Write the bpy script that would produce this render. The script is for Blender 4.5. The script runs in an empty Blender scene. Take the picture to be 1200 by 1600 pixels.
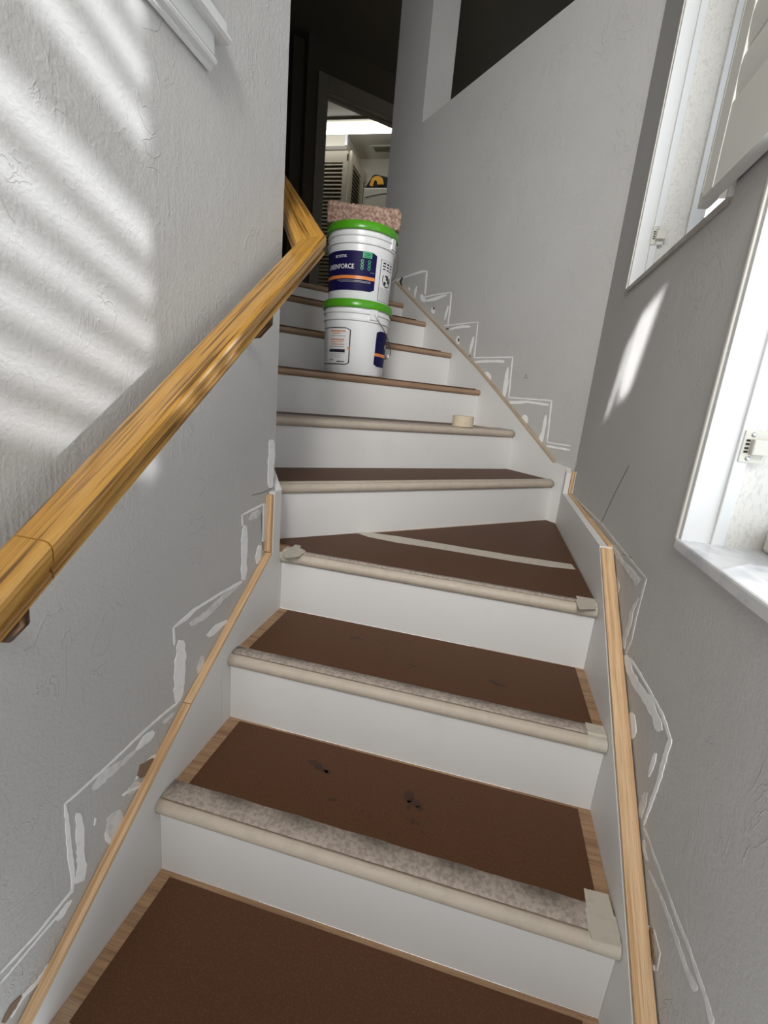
import bpy, bmesh, math, random
from mathutils import Vector, Matrix
from mathutils.geometry import tessellate_polygon

random.seed(7)
C = bpy.context.scene.collection
scene = bpy.context.scene

# ------------------------------------------------------------------ camera
cam_data = bpy.data.cameras.new('camera')
cam = bpy.data.objects.new('camera', cam_data)
C.objects.link(cam)
cam_data.sensor_fit = 'HORIZONTAL'
cam_data.sensor_width = 36.0
cam_data.lens = 717.9 / 1200 * 36
cam_data.clip_start = 0.02
cam_data.clip_end = 200
_r = Vector((0.9686199, 0.2308489, 0.0921095))
_d = Vector((0.1435157, -0.2169059, -0.9655854))
_f = Vector((-0.2029253, 0.9485044, -0.2432298))
M = Matrix((( _r.x, -_d.x, -_f.x, 0.55895),
            ( _r.y, -_d.y, -_f.y, -0.90608),
            ( _r.z, -_d.z, -_f.z, 1.03323),
            (0, 0, 0, 1)))
cam.matrix_world = M
scene.camera = cam

# ------------------------------------------------------------------ world, sun, exposure
SUN_A, SUN_B = 0.947, 0.68          # sun direction (-1, -SUN_A, -SUN_B)
SUN_STRENGTH = 3.0
WORLD_STRENGTH = 2.4
EXPOSURE = 0.3
world = bpy.data.worlds.new('world')
scene.world = world
world.use_nodes = True
wn = world.node_tree
bg = wn.nodes['Background']
bg.inputs['Color'].default_value = (0.88, 0.94, 1.0, 1)
bg.inputs['Strength'].default_value = WORLD_STRENGTH
sun_data = bpy.data.lights.new('sun', 'SUN')
sun_data.energy = SUN_STRENGTH
sun_data.angle = math.radians(0.9)
sun_data.color = (0.97, 0.985, 1.0)
sun = bpy.data.objects.new('sun', sun_data)
C.objects.link(sun)
sun.location = (3, 0, 3)
sun.rotation_euler = Vector((-1, -SUN_A, -SUN_B)).to_track_quat('-Z', 'Y').to_euler()
# added fill lamp behind and above the camera, no such source seen
fill_data = bpy.data.lights.new('added_fill_lamp', 'AREA')
fill_data.shape = 'RECTANGLE'; fill_data.size = 0.85; fill_data.size_y = 1.3
fill_data.energy = 42.0
fill_data.spread = math.radians(112)
fill_data.color = (1.0, 0.985, 0.96)
fill_lamp = bpy.data.objects.new('added_fill_lamp', fill_data)
C.objects.link(fill_lamp)
fill_lamp.location = (0.45, -2.34, 2.5)
fill_lamp.rotation_euler = (Vector((0.12, 1.5, 1.55)) - Vector((0.45, -2.34, 2.5))).to_track_quat('-Z', 'Y').to_euler()
# added narrow lamps imitating a reflected patch of sun on the right wall
glint_data = bpy.data.lights.new('added_glint_lamp', 'AREA')
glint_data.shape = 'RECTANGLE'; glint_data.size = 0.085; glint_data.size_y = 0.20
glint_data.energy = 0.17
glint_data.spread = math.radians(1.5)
glint = bpy.data.objects.new('added_glint_lamp', glint_data)
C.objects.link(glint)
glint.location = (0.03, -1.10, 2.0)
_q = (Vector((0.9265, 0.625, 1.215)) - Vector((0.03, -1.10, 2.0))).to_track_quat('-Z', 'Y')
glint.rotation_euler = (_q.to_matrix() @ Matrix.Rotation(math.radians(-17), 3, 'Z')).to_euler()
glint_b = bpy.data.lights.new('added_glint_lamp', 'AREA')
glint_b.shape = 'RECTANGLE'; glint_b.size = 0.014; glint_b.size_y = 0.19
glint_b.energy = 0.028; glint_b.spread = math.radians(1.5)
glint2 = bpy.data.objects.new('added_glint_lamp', glint_b)
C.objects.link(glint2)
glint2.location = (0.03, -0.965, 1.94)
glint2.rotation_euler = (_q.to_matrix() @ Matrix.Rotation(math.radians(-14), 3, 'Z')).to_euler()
scene.view_settings.view_transform = 'Standard'
scene.view_settings.look = 'None'
scene.view_settings.exposure = EXPOSURE
scene.view_settings.gamma = 1
scene.view_settings.use_curve_mapping = False
scene.cycles.max_bounces = 10
scene.cycles.diffuse_bounces = 6
scene.cycles.use_denoising = True
scene.cycles.sample_clamp_indirect = 8

# ------------------------------------------------------------------ materials
def mat(name, color, rough=0.6, metal=0.0, noise=None, bump=None, coat=0.0, emit=None):
    """noise=(scale, amount, colour2) mixes a second colour; bump=(scale, strength)"""
    m = bpy.data.materials.new(name)
    m.use_nodes = True
    nt = m.node_tree
    b = nt.nodes['Principled BSDF']
    b.inputs['Base Color'].default_value = (*color, 1)
    b.inputs['Roughness'].default_value = rough
    b.inputs['Metallic'].default_value = metal
    b.inputs['Coat Weight'].default_value = coat
    b.inputs['Coat Roughness'].default_value = 0.15
    tc = nt.nodes.new('ShaderNodeTexCoord')
    if noise:
        n = nt.nodes.new('ShaderNodeTexNoise')
        n.inputs['Scale'].default_value = noise[0]
        n.inputs['Detail'].default_value = 6
        nt.links.new(tc.outputs['Object'], n.inputs['Vector'])
        r = nt.nodes.new('ShaderNodeValToRGB')
        lo = noise[3] if len(noise) > 3 else 0.45
        hi = noise[4] if len(noise) > 4 else 0.7
        r.color_ramp.elements[0].position = lo
        r.color_ramp.elements[0].color = (*color, 1)
        r.color_ramp.elements[1].position = hi
        c2 = [color[i] * (1 - noise[1]) + noise[2][i] * noise[1] for i in range(3)]
        r.color_ramp.elements[1].color = (*c2, 1)
        nt.links.new(n.outputs['Fac'], r.inputs['Fac'])
        nt.links.new(r.outputs['Color'], b.inputs['Base Color'])
    if bump:
        n2 = nt.nodes.new('ShaderNodeTexNoise')
        n2.inputs['Scale'].default_value = bump[0]
        n2.inputs['Detail'].default_value = 5
        nt.links.new(tc.outputs['Object'], n2.inputs['Vector'])
        bp = nt.nodes.new('ShaderNodeBump')
        bp.inputs['Strength'].default_value = bump[1]
        bp.inputs['Distance'].default_value = 0.004
        nt.links.new(n2.outputs['Fac'], bp.inputs['Height'])
        nt.links.new(bp.outputs['Normal'], b.inputs['Normal'])
    if emit:
        b.inputs['Emission Color'].default_value = (*emit[0], 1)
        b.inputs['Emission Strength'].default_value = emit[1]
    return m

def wood(name, c1, c2, rough=0.5, coat=0.0, su=2.5, sv=60.0, fine=True, c3=None):
    """grain that runs along U of the mesh's UV map (metres)"""
    m = bpy.data.materials.new(name)
    m.use_nodes = True
    nt = m.node_tree
    L = nt.links
    b = nt.nodes['Principled BSDF']
    b.inputs['Roughness'].default_value = rough
    b.inputs['Coat Weight'].default_value = coat
    b.inputs['Coat Roughness'].default_value = 0.12
    uv = nt.nodes.new('ShaderNodeUVMap')
    mp = nt.nodes.new('ShaderNodeMapping')
    mp.inputs['Scale'].default_value = (su, sv, 1)
    L.new(uv.outputs['UV'], mp.inputs['Vector'])
    n = nt.nodes.new('ShaderNodeTexNoise')
    n.inputs['Scale'].default_value = 1.0
    n.inputs['Detail'].default_value = 4
    n.inputs['Distortion'].default_value = 0.6
    L.new(mp.outputs['Vector'], n.inputs['Vector'])
    mp2 = nt.nodes.new('ShaderNodeMapping')
    mp2.inputs['Scale'].default_value = (su * 6, sv * 9, 1)
    L.new(uv.outputs['UV'], mp2.inputs['Vector'])
    n2 = nt.nodes.new('ShaderNodeTexNoise')
    n2.inputs['Scale'].default_value = 1.0
    n2.inputs['Detail'].default_value = 3
    L.new(mp2.outputs['Vector'], n2.inputs['Vector'])
    r = nt.nodes.new('ShaderNodeValToRGB')
    e = r.color_ramp.elements
    e[0].position = 0.36; e[0].color = (*c2, 1)
    e[1].position = 0.58; e[1].color = (*c1, 1)
    if c3:
        k = e.new(0.47); k.color = (*c3, 1)
    L.new(n.outputs['Fac'], r.inputs['Fac'])
    mx = nt.nodes.new('ShaderNodeMix'); mx.data_type = 'RGBA'; mx.blend_type = 'MULTIPLY'
    r2 = nt.nodes.new('ShaderNodeValToRGB')
    r2.color_ramp.elements[0].position = 0.33; r2.color_ramp.elements[0].color = (0.62, 0.58, 0.5, 1)
    r2.color_ramp.elements[1].position = 0.52; r2.color_ramp.elements[1].color = (1, 1, 1, 1)
    L.new(n2.outputs['Fac'], r2.inputs['Fac'])
    mx.inputs[0].default_value = 0.8 if fine else 0.3
    L.new(r.outputs['Color'], mx.inputs[6]); L.new(r2.outputs['Color'], mx.inputs[7])
    L.new(mx.outputs[2], b.inputs['Base Color'])
    bp = nt.nodes.new('ShaderNodeBump'); bp.inputs['Strength'].default_value = 0.15
    bp.inputs['Distance'].default_value = 0.001
    L.new(n2.outputs['Fac'], bp.inputs['Height']); L.new(bp.outputs['Normal'], b.inputs['Normal'])
    return m

def wall_material(name, color, strength=1.0):
    """grey paint over hand-trowelled plaster: fine orange peel, raised trowel ridges in drifting strokes"""
    m = bpy.data.materials.new(name)
    m.use_nodes = True
    nt = m.node_tree; L = nt.links
    b = nt.nodes['Principled BSDF']
    b.inputs['Roughness'].default_value = 0.62
    tc = nt.nodes.new('ShaderNodeTexCoord')
    n0 = nt.nodes.new('ShaderNodeTexNoise'); n0.inputs['Scale'].default_value = 3.0; n0.inputs['Detail'].default_value = 3
    L.new(tc.outputs['Object'], n0.inputs['Vector'])
    r = nt.nodes.new('ShaderNodeValToRGB')
    r.color_ramp.elements[0].position = 0.35; r.color_ramp.elements[0].color = (*[c * 0.965 for c in color], 1)
    r.color_ramp.elements[1].position = 0.65; r.color_ramp.elements[1].color = (*color, 1)
    L.new(n0.outputs['Fac'], r.inputs['Fac']); L.new(r.outputs['Color'], b.inputs['Base Color'])
    # fine stipple
    n1 = nt.nodes.new('ShaderNodeTexNoise'); n1.inputs['Scale'].default_value = 170; n1.inputs['Detail'].default_value = 3
    L.new(tc.outputs['Object'], n1.inputs['Vector'])
    # trowel ridges: thin iso-lines of a distorted noise, present only in patches
    n2 = nt.nodes.new('ShaderNodeTexNoise'); n2.inputs['Scale'].default_value = 13; n2.inputs['Detail'].default_value = 4
    n2.inputs['Distortion'].default_value = 1.6
    mp = nt.nodes.new('ShaderNodeMapping'); mp.inputs['Scale'].default_value = (1, 1, 0.55); mp.inputs['Rotation'].default_value = (0.5, 0, 0)
    L.new(tc.outputs['Object'], mp.inputs['Vector']); L.new(mp.outputs['Vector'], n2.inputs['Vector'])
    s = nt.nodes.new('ShaderNodeMath'); s.operation = 'SUBTRACT'; s.inputs[1].default_value = 0.5
    L.new(n2.outputs['Fac'], s.inputs[0])
    a = nt.nodes.new('ShaderNodeMath'); a.operation = 'ABSOLUTE'; L.new(s.outputs[0], a.inputs[0])
    mr = nt.nodes.new('ShaderNodeMapRange'); mr.inputs['From Min'].default_value = 0.0; mr.inputs['From Max'].default_value = 0.016
    mr.inputs['To Min'].default_value = 1; mr.inputs['To Max'].default_value = 0
    L.new(a.outputs[0], mr.inputs['Value'])
    n3 = nt.nodes.new('ShaderNodeTexNoise'); n3.inputs['Scale'].default_value = 7; n3.inputs['Detail'].default_value = 2
    L.new(tc.outputs['Object'], n3.inputs['Vector'])
    mk = nt.nodes.new('ShaderNodeMapRange'); mk.inputs['From Min'].default_value = 0.5; mk.inputs['From Max'].default_value = 0.6
    L.new(n3.outputs['Fac'], mk.inputs['Value'])
    pr = nt.nodes.new('ShaderNodeMath'); pr.operation = 'MULTIPLY'; L.new(mr.outputs[0], pr.inputs[0]); L.new(mk.outputs[0], pr.inputs[1])
    # brushed strokes
    n4 = nt.nodes.new('ShaderNodeTexNoise'); n4.inputs['Scale'].default_value = 1; n4.inputs['Detail'].default_value = 2
    mp4 = nt.nodes.new('ShaderNodeMapping'); mp4.inputs['Scale'].default_value = (150, 150, 14); mp4.inputs['Rotation'].default_value = (0.35, 0.1, 0.2)
    L.new(tc.outputs['Object'], mp4.inputs['Vector']); L.new(mp4.outputs['Vector'], n4.inputs['Vector'])
    n5 = nt.nodes.new('ShaderNodeTexNoise'); n5.inputs['Scale'].default_value = 5
    L.new(tc.outputs['Object'], n5.inputs['Vector'])
    mk5 = nt.nodes.new('ShaderNodeMapRange'); mk5.inputs['From Min'].default_value = 0.48; mk5.inputs['From Max'].default_value = 0.62
    L.new(n5.outputs['Fac'], mk5.inputs['Value'])
    p5 = nt.nodes.new('ShaderNodeMath'); p5.operation = 'MULTIPLY'; L.new(n4.outputs['Fac'], p5.inputs[0]); L.new(mk5.outputs[0], p5.inputs[1])
    def add(x, y, kx, ky):
        q = nt.nodes.new('ShaderNodeMath'); q.operation = 'MULTIPLY'; q.inputs[1].default_value = kx; L.new(x, q.inputs[0])
        w = nt.nodes.new('ShaderNodeMath'); w.operation = 'MULTIPLY_ADD'; w.inputs[1].default_value = ky
        L.new(y, w.inputs[0]); L.new(q.outputs[0], w.inputs[2]); return w.outputs[0]
    h1 = add(n1.outputs['Fac'], pr.outputs[0], 0.75, 0.6)
    h2 = add(h1, p5.outputs[0], 1.0, 0.6)
    h3 = add(h2, n2.outputs['Fac'], 1.0, 0.8)
    bp = nt.nodes.new('ShaderNodeBump'); bp.inputs['Strength'].default_value = 0.68 * strength
    bp.inputs['Distance'].default_value = 0.0022
    L.new(h3, bp.inputs['Height']); L.new(bp.outputs['Normal'], b.inputs['Normal'])
    return m

def marble(name, base, vein, scale=9, lo=0.5, hi=0.72, rough=0.3):
    m = bpy.data.materials.new(name); m.use_nodes = True
    nt = m.node_tree; L = nt.links; b = nt.nodes['Principled BSDF']
    b.inputs['Roughness'].default_value = rough
    tc = nt.nodes.new('ShaderNodeTexCoord')
    n = nt.nodes.new('ShaderNodeTexNoise'); n.inputs['Scale'].default_value = scale; n.inputs['Detail'].default_value = 9
    n.inputs['Distortion'].default_value = 1.8
    mp = nt.nodes.new('ShaderNodeMapping'); mp.inputs['Scale'].default_value = (2.2, 0.8, 1.2); mp.inputs['Rotation'].default_value = (0, 0, 0.5)
    L.new(tc.outputs['Object'], mp.inputs['Vector']); L.new(mp.outputs['Vector'], n.inputs['Vector'])
    r = nt.nodes.new('ShaderNodeValToRGB')
    r.color_ramp.elements[0].position = lo; r.color_ramp.elements[0].color = (*base, 1)
    r.color_ramp.elements[1].position = hi; r.color_ramp.elements[1].color = (*vein, 1)
    L.new(n.outputs['Fac'], r.inputs['Fac']); L.new(r.outputs['Color'], b.inputs['Base Color'])
    return m

M_wall = wall_material('grey_wall_paint', (0.53, 0.525, 0.515))
M_hall = mat('hall_shade_tone', (0.07, 0.058, 0.035), 0.7)  # darkened evenly so the colour stands in for the hall's lack of light
M_ceil = mat('ceiling_paint', (0.7, 0.68, 0.62), 0.8)
M_laundry = mat('laundry_paint', (0.62, 0.58, 0.48), 0.7)
M_white = mat('white_primer', (0.75, 0.745, 0.735), 0.5, noise=(9, 0.10, (0.5, 0.5, 0.5), 0.60, 0.72), bump=(60, 0.06))
M_trim = mat('white_trim_paint', (0.66, 0.67, 0.67), 0.35)
M_casing = mat('hall_casing_paint', (0.20, 0.18, 0.14), 0.5)
M_board = mat('brown_hardboard', (0.088, 0.036, 0.014), 0.55, noise=(260, 0.35, (0.17, 0.085, 0.045), 0.5, 0.72), bump=(420, 0.12))
M_board.node_tree.nodes['Principled BSDF'].inputs['Specular IOR Level'].default_value = 0.3
M_boardstain = mat('dark_scuff', (0.045, 0.018, 0.009), 0.6)
M_oak = wood('raw_oak', (0.40, 0.25, 0.14), (0.26, 0.15, 0.085), 0.55, su=3, sv=70)
M_nose = wood('oak_nosing', (0.40, 0.27, 0.18), (0.28, 0.175, 0.11), 0.45, su=2, sv=60)
M_pine = wood('pine_strip', (0.78, 0.55, 0.33), (0.60, 0.36, 0.18), 0.6, su=2, sv=95)
M_pine_pale = wood('pale_pine_strip', (0.55, 0.45, 0.34), (0.45, 0.34, 0.23), 0.6, su=2, sv=60)
M_rail = wood('golden_oak_varnish', (0.47, 0.255, 0.05), (0.14, 0.068, 0.013), 0.34, coat=0.5, su=3.0, sv=150, c3=(0.42, 0.21, 0.04))
M_brass = mat('aged_brass', (0.12, 0.065, 0.035), 0.4, 0.8)
M_tape = mat('masking_tape', (0.52, 0.45, 0.37), 0.55, noise=(38, 0.35, (0.40, 0.35, 0.29), 0.48, 0.66), bump=(45, 0.4))
M_tapetop = mat('masking_tape_over_board', (0.43, 0.365, 0.31), 0.6, noise=(130, 0.75, (0.27, 0.22, 0.19), 0.44, 0.60), bump=(120, 0.5))
M_tapepale = mat('pale_masking_tape', (0.54, 0.50, 0.42), 0.6, noise=(60, 0.5, (0.42, 0.38, 0.33), 0.5, 0.7))
M_plaster = mat('joint_compound', (0.90, 0.90, 0.90), 0.8, noise=(70, 0.25, (0.55, 0.55, 0.55), 0.55, 0.7))
M_plaster2 = mat('thin_joint_compound', (0.75, 0.745, 0.735), 0.8, noise=(50, 0.6, (0.53, 0.525, 0.515), 0.45, 0.65))
M_pencil = mat('pencil_line', (0.20, 0.20, 0.20), 0.8)
M_paper = mat('torn_brown_paper', (0.26, 0.18, 0.12), 0.9, noise=(60, 0.4, (0.15, 0.1, 0.07)))
M_dark = mat('dark_cavity', (0.035, 0.03, 0.026), 0.9)
M_marble = marble('white_marble', (0.64, 0.645, 0.65), (0.38, 0.40, 0.44), 8, 0.42, 0.74, 0.3)
M_stone = marble('cream_travertine', (0.66, 0.64, 0.60), (0.46, 0.45, 0.44), 45, 0.50, 0.80, 0.6)
M_sillgrey = marble('grey_marble_edge', (0.40, 0.37, 0.33), (0.26, 0.24, 0.21), 30, 0.45, 0.7, 0.4)
M_shutter = mat('shutter_paint', (0.70, 0.69, 0.65), 0.4)
M_latch = mat('ivory_plastic', (0.60, 0.585, 0.52), 0.4)
M_steel = mat('zinc_steel', (0.45, 0.45, 0.45), 0.35, 1.0)
M_bucket = mat('white_pail_plastic', (0.80, 0.81, 0.82), 0.28)
M_lid = mat('green_lid_plastic', (0.075, 0.34, 0.008), 0.28)
M_navy = mat('navy_label', (0.008, 0.006, 0.062), 0.5)
M_navy.node_tree.nodes['Principled BSDF'].inputs['Specular IOR Level'].default_value = 0.15
M_orange = mat('orange_label', (0.80, 0.26, 0.06), 0.3)
M_labelwhite = mat('label_white', (0.80, 0.80, 0.82), 0.35)
M_labelgrey = mat('label_grey', (0.42, 0.42, 0.43), 0.4)
M_labelgreen = mat('label_green', (0.05, 0.40, 0.16), 0.35)
M_ink = mat('black_ink', (0.02, 0.02, 0.03), 0.4)
M_redink = mat('orange_print', (0.70, 0.33, 0.16), 0.4)
M_block = mat('pink_brown_stone', (0.27, 0.165, 0.125), 0.85, noise=(75, 0.9, (0.50, 0.35, 0.28), 0.42, 0.60), bump=(45, 1.0))
M_roll = mat('cream_tape_roll', (0.70, 0.60, 0.44), 0.55, noise=(40, 0.15, (0.5, 0.4, 0.3)))
M_card = mat('cardboard_core', (0.42, 0.30, 0.18), 0.8)
M_louver = mat('cream_louver_paint', (0.62, 0.56, 0.42), 0.5)
M_appl = mat('appliance_enamel', (0.72, 0.68, 0.56), 0.3)
M_bag = mat('black_fabric', (0.010, 0.010, 0.012), 0.8, bump=(60, 0.4))
M_yellow = mat('yellow_fabric', (0.85, 0.42, 0.03), 0.6)
M_tube = mat('fluorescent_tube', (0.9, 0.9, 0.9), 0.4, emit=((0.94, 0.95, 1.0), 4.0))
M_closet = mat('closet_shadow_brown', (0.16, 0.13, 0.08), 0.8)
M_vent = mat('vent_grille', (0.25, 0.24, 0.15), 0.6)
M_ext = mat('added_slat_grey', (0.30, 0.30, 0.30), 0.7)  # plain grey of the added sun-banding panel
M_floor = mat('upstairs_floor', (0.20, 0.12, 0.07), 0.5)

def glass_mat():
    m = bpy.data.materials.new('window_glass'); m.use_nodes = True
    nt = m.node_tree; nt.nodes.clear()
    o = nt.nodes.new('ShaderNodeOutputMaterial'); t = nt.nodes.new('ShaderNodeBsdfTransparent')
    g = nt.nodes.new('ShaderNodeBsdfGlossy'); g.inputs['Roughness'].default_value = 0.02
    mx = nt.nodes.new('ShaderNodeMixShader')
    mx.inputs[0].default_value = 0.06; nt.links.new(t.outputs[0], mx.inputs[1]); nt.links.new(g.outputs[0], mx.inputs[2])
    nt.links.new(mx.outputs[0], o.inputs[0])
    return m
M_glass = glass_mat()

# ------------------------------------------------------------------ object helpers
def link(name, bm, material, parent=None, smooth=False, bevel=0.0, uv_axis=None):
    me = bpy.data.meshes.new(name)
    if bevel:
        bmesh.ops.remove_doubles(bm, verts=bm.verts, dist=1e-6)
    bmesh.ops.recalc_face_normals(bm, faces=bm.faces)
    if uv_axis is not None and not bm.loops.layers.uv.active:
        lay = bm.loops.layers.uv.new('UVMap')
        ax = Vector(uv_axis).normalized()
        for fc in bm.faces:
            side = fc.normal.cross(ax)
            if side.length < 0.3:
                side = ax.orthogonal()
            side.normalize()
            for lp in fc.loops:
                lp[lay].uv = (lp.vert.co.dot(ax), lp.vert.co.dot(side) + fc.normal.x * 0.37 + fc.normal.z * 0.11)
    bm.to_mesh(me); bm.free()
    for p in me.polygons:
        p.use_smooth = smooth
    me.materials.append(material)
    o = bpy.data.objects.new(name, me)
    C.objects.link(o)
    if bevel:
        md = o.modifiers.new('bevel', 'BEVEL'); md.width = bevel; md.segments = 2; md.limit_method = 'ANGLE'; md.angle_limit = 0.6
    if parent is not None:
        o.parent = parent
        o.matrix_parent_inverse = parent_world(parent).inverted()
    return o

def parent_world(o):
    m = Matrix.LocRotScale(o.location, o.rotation_euler, o.scale)
    if o.parent is not None:
        return parent_world(o.parent) @ o.matrix_parent_inverse @ m
    return m

def thing(name, label, cat, loc=(0, 0, 0), group=None, rotz=0.0):
    o = bpy.data.objects.new(name, None); C.objects.link(o)
    o.empty_display_size = 0.05
    o.location = loc; o.rotation_euler = (0, 0, rotz)
    o['label'] = label; o['category'] = cat
    if group: o['group'] = group
    return o

def tag(o, label, cat, group=None, kind=None):
    o['label'] = label; o['category'] = cat
    if group: o['group'] = group
    if kind: o['kind'] = kind
    return o

def struct(o):
    o['kind'] = 'structure'
    return o

def structure_root(name, loc=(0, 0, 0)):
    o = bpy.data.objects.new(name, None); C.objects.link(o); o.location = loc; o['kind'] = 'structure'
    return o

def add_box(bm, lo, hi, frame=None):
    """box in world axes, or in a (origin, a, b, c) frame"""
    vs = []
    for i in (0, 1):
        for j in (0, 1):
            for k in (0, 1):
                p = Vector((hi[0] if i else lo[0], hi[1] if j else lo[1], hi[2] if k else lo[2]))
                if frame:
                    p = frame[0] + frame[1] * p.x + frame[2] * p.y + frame[3] * p.z
                vs.append(bm.verts.new(p))
    for q in ((0, 1, 3, 2), (4, 6, 7, 5), (0, 4, 5, 1), (2, 3, 7, 6), (0, 2, 6, 4), (1, 5, 7, 3)):
        bm.faces.new([vs[i] for i in q])

def box(name, lo, hi, m, parent=None, bevel=0.0, frame=None, uv_axis=None):
    bm = bmesh.new(); add_box(bm, lo, hi, frame)
    return link(name, bm, m, parent, bevel=bevel, uv_axis=uv_axis)

def add_slab(bm, outer, holes, O, a, b, n, th):
    """polygon with holes in plane (O,a,b) given thickness th along n"""
    loops = [outer] + list(holes)
    pts = [p for l in loops for p in l]
    tris = tessellate_polygon([[Vector((p[0], p[1], 0)) for p in l] for l in loops])
    f = [bm.verts.new(O + a * p[0] + b * p[1]) for p in pts]
    k = [bm.verts.new(O + a * p[0] + b * p[1] + n * th) for p in pts]
    for t in tris:
        try:
            bm.faces.new([f[i] for i in t]); bm.faces.new([k[i] for i in reversed(t)])
        except ValueError:
            pass
    i0 = 0
    for l in loops:
        m_ = len(l)
        for i in range(m_):
            j = (i + 1) % m_
            bm.faces.new([f[i0 + i], f[i0 + j], k[i0 + j], k[i0 + i]])
        i0 += m_

def slab(name, outer, O, a, b, n, th, m, parent=None, holes=(), uv_axis=None, bevel=0.0):
    bm = bmesh.new(); add_slab(bm, outer, holes, O, a, b, n, th)
    return link(name, bm, m, parent, uv_axis=uv_axis, bevel=bevel)

def sweep(name, profile, stations, m, parent=None, smooth=False, closed=True, cap=True):
    """profile: list of (u,v); stations: list of functions/frames (origin, U, V). UV: length x girth"""
    bm = bmesh.new(); lay = bm.loops.layers.uv.new('UVMap')
    rings = []; Ls = [0.0]; prev = None
    for (o, u, v) in stations:
        rings.append([bm.verts.new(o + u * p[0] + v * p[1]) for p in profile])
        if prev is not None: Ls.append(Ls[-1] + (o - prev).length)
        prev = o
    g = [0.0]
    n = len(profile)
    for i in range(1, n + 1):
        q = profile[i % n]; p = profile[i - 1]
        g.append(g[-1] + math.hypot(q[0] - p[0], q[1] - p[1]))
    for s in range(len(rings) - 1):
        for i in range(n if closed else n - 1):
            j = (i + 1) % n
            fc = bm.faces.new([rings[s][i], rings[s][j], rings[s + 1][j], rings[s + 1][i]])
            uvs = [(Ls[s], g[i]), (Ls[s], g[i + 1]), (Ls[s + 1], g[i + 1]), (Ls[s + 1], g[i])]
            for lp, uv in zip(fc.loops, uvs): lp[lay].uv = uv
    if cap and closed:
        for ring in (rings[0], rings[-1]):
            fc = bm.faces.new(ring)
            for lp, p in zip(fc.loops, profile): lp[lay].uv = (p[0] * 2, p[1])
    return link(name, bm, m, parent, smooth=smooth)

def lathe(name, prof, centre, m, parent=None, seg=48, smooth=True):
    bm = bmesh.new(); rings = []
    for r, z in prof:
        if r < 1e-5:
            rings.append([bm.verts.new(centre + Vector((0, 0, z)))])
        else:
            rings.append([bm.verts.new(centre + Vector((r * math.cos(2 * math.pi * i / seg), r * math.sin(2 * math.pi * i / seg), z))) for i in range(seg)])
    for a, b in zip(rings, rings[1:]):
        for i in range(seg):
            j = (i + 1) % seg
            if len(a) == 1 and len(b) == 1: continue
            if len(a) == 1: bm.faces.new([a[0], b[j], b[i]])
            elif len(b) == 1: bm.faces.new([a[i], a[j], b[0]])
            else: bm.faces.new([a[i], a[j], b[j], b[i]])
    o = link(name, bm, m, parent, smooth=smooth)
    if smooth:
        md = o.modifiers.new('edges', 'EDGE_SPLIT'); md.split_angle = math.radians(40)
    return o

def tube(name, pts, r, m, parent=None, seg=8):
    bm = bmesh.new(); rings = []
    pts = [Vector(p) for p in pts]
    for i, p in enumerate(pts):
        d = (pts[min(i + 1, len(pts) - 1)] - pts[max(i - 1, 0)]).normalized()
        u = d.orthogonal().normalized() if i == 0 else (u - d * u.dot(d)).normalized()
        v = d.cross(u)
        rings.append([bm.verts.new(p + (u * math.cos(2 * math.pi * k / seg) + v * math.sin(2 * math.pi * k / seg)) * r) for k in range(seg)])
    for a, b in zip(rings, rings[1:]):
        for k in range(seg):
            bm.faces.new([a[k], a[(k + 1) % seg], b[(k + 1) % seg], b[k]])
    bm.faces.new(rings[0]); bm.faces.new(rings[-1])
    return link(name, bm, m, parent, smooth=True)

X, Y, Z = Vector((1, 0, 0)), Vector((0, 1, 0)), Vector((0, 0, 1))
O0 = Vector((0, 0, 0))
TH = 0.7482914
U = Vector((-math.sin(TH), math.cos(TH), 0))        # up the turned flight
E = Vector((math.cos(TH), math.sin(TH), 0))         # across it, to the right
def P(s, t, z): return U * s + E * t + Z * z
UF = (O0, U, E, Z)                                   # frame (s, t, z)

# key dimensions (metres)
WALL_A = -0.020          # left wall face
WALL_B = 0.9265          # right wall face
SK_L, SK_R = 0.0, 0.8915 # inner faces of the skirt boards
T_C, T_SK = 1.495, 1.4765
T_L, T_SKL = 0.174, 0.195
FLOOR2 = 1.638
CEIL = 4.05
CORNER_Y = (T_C - WALL_B * E.x) / E.y

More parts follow.
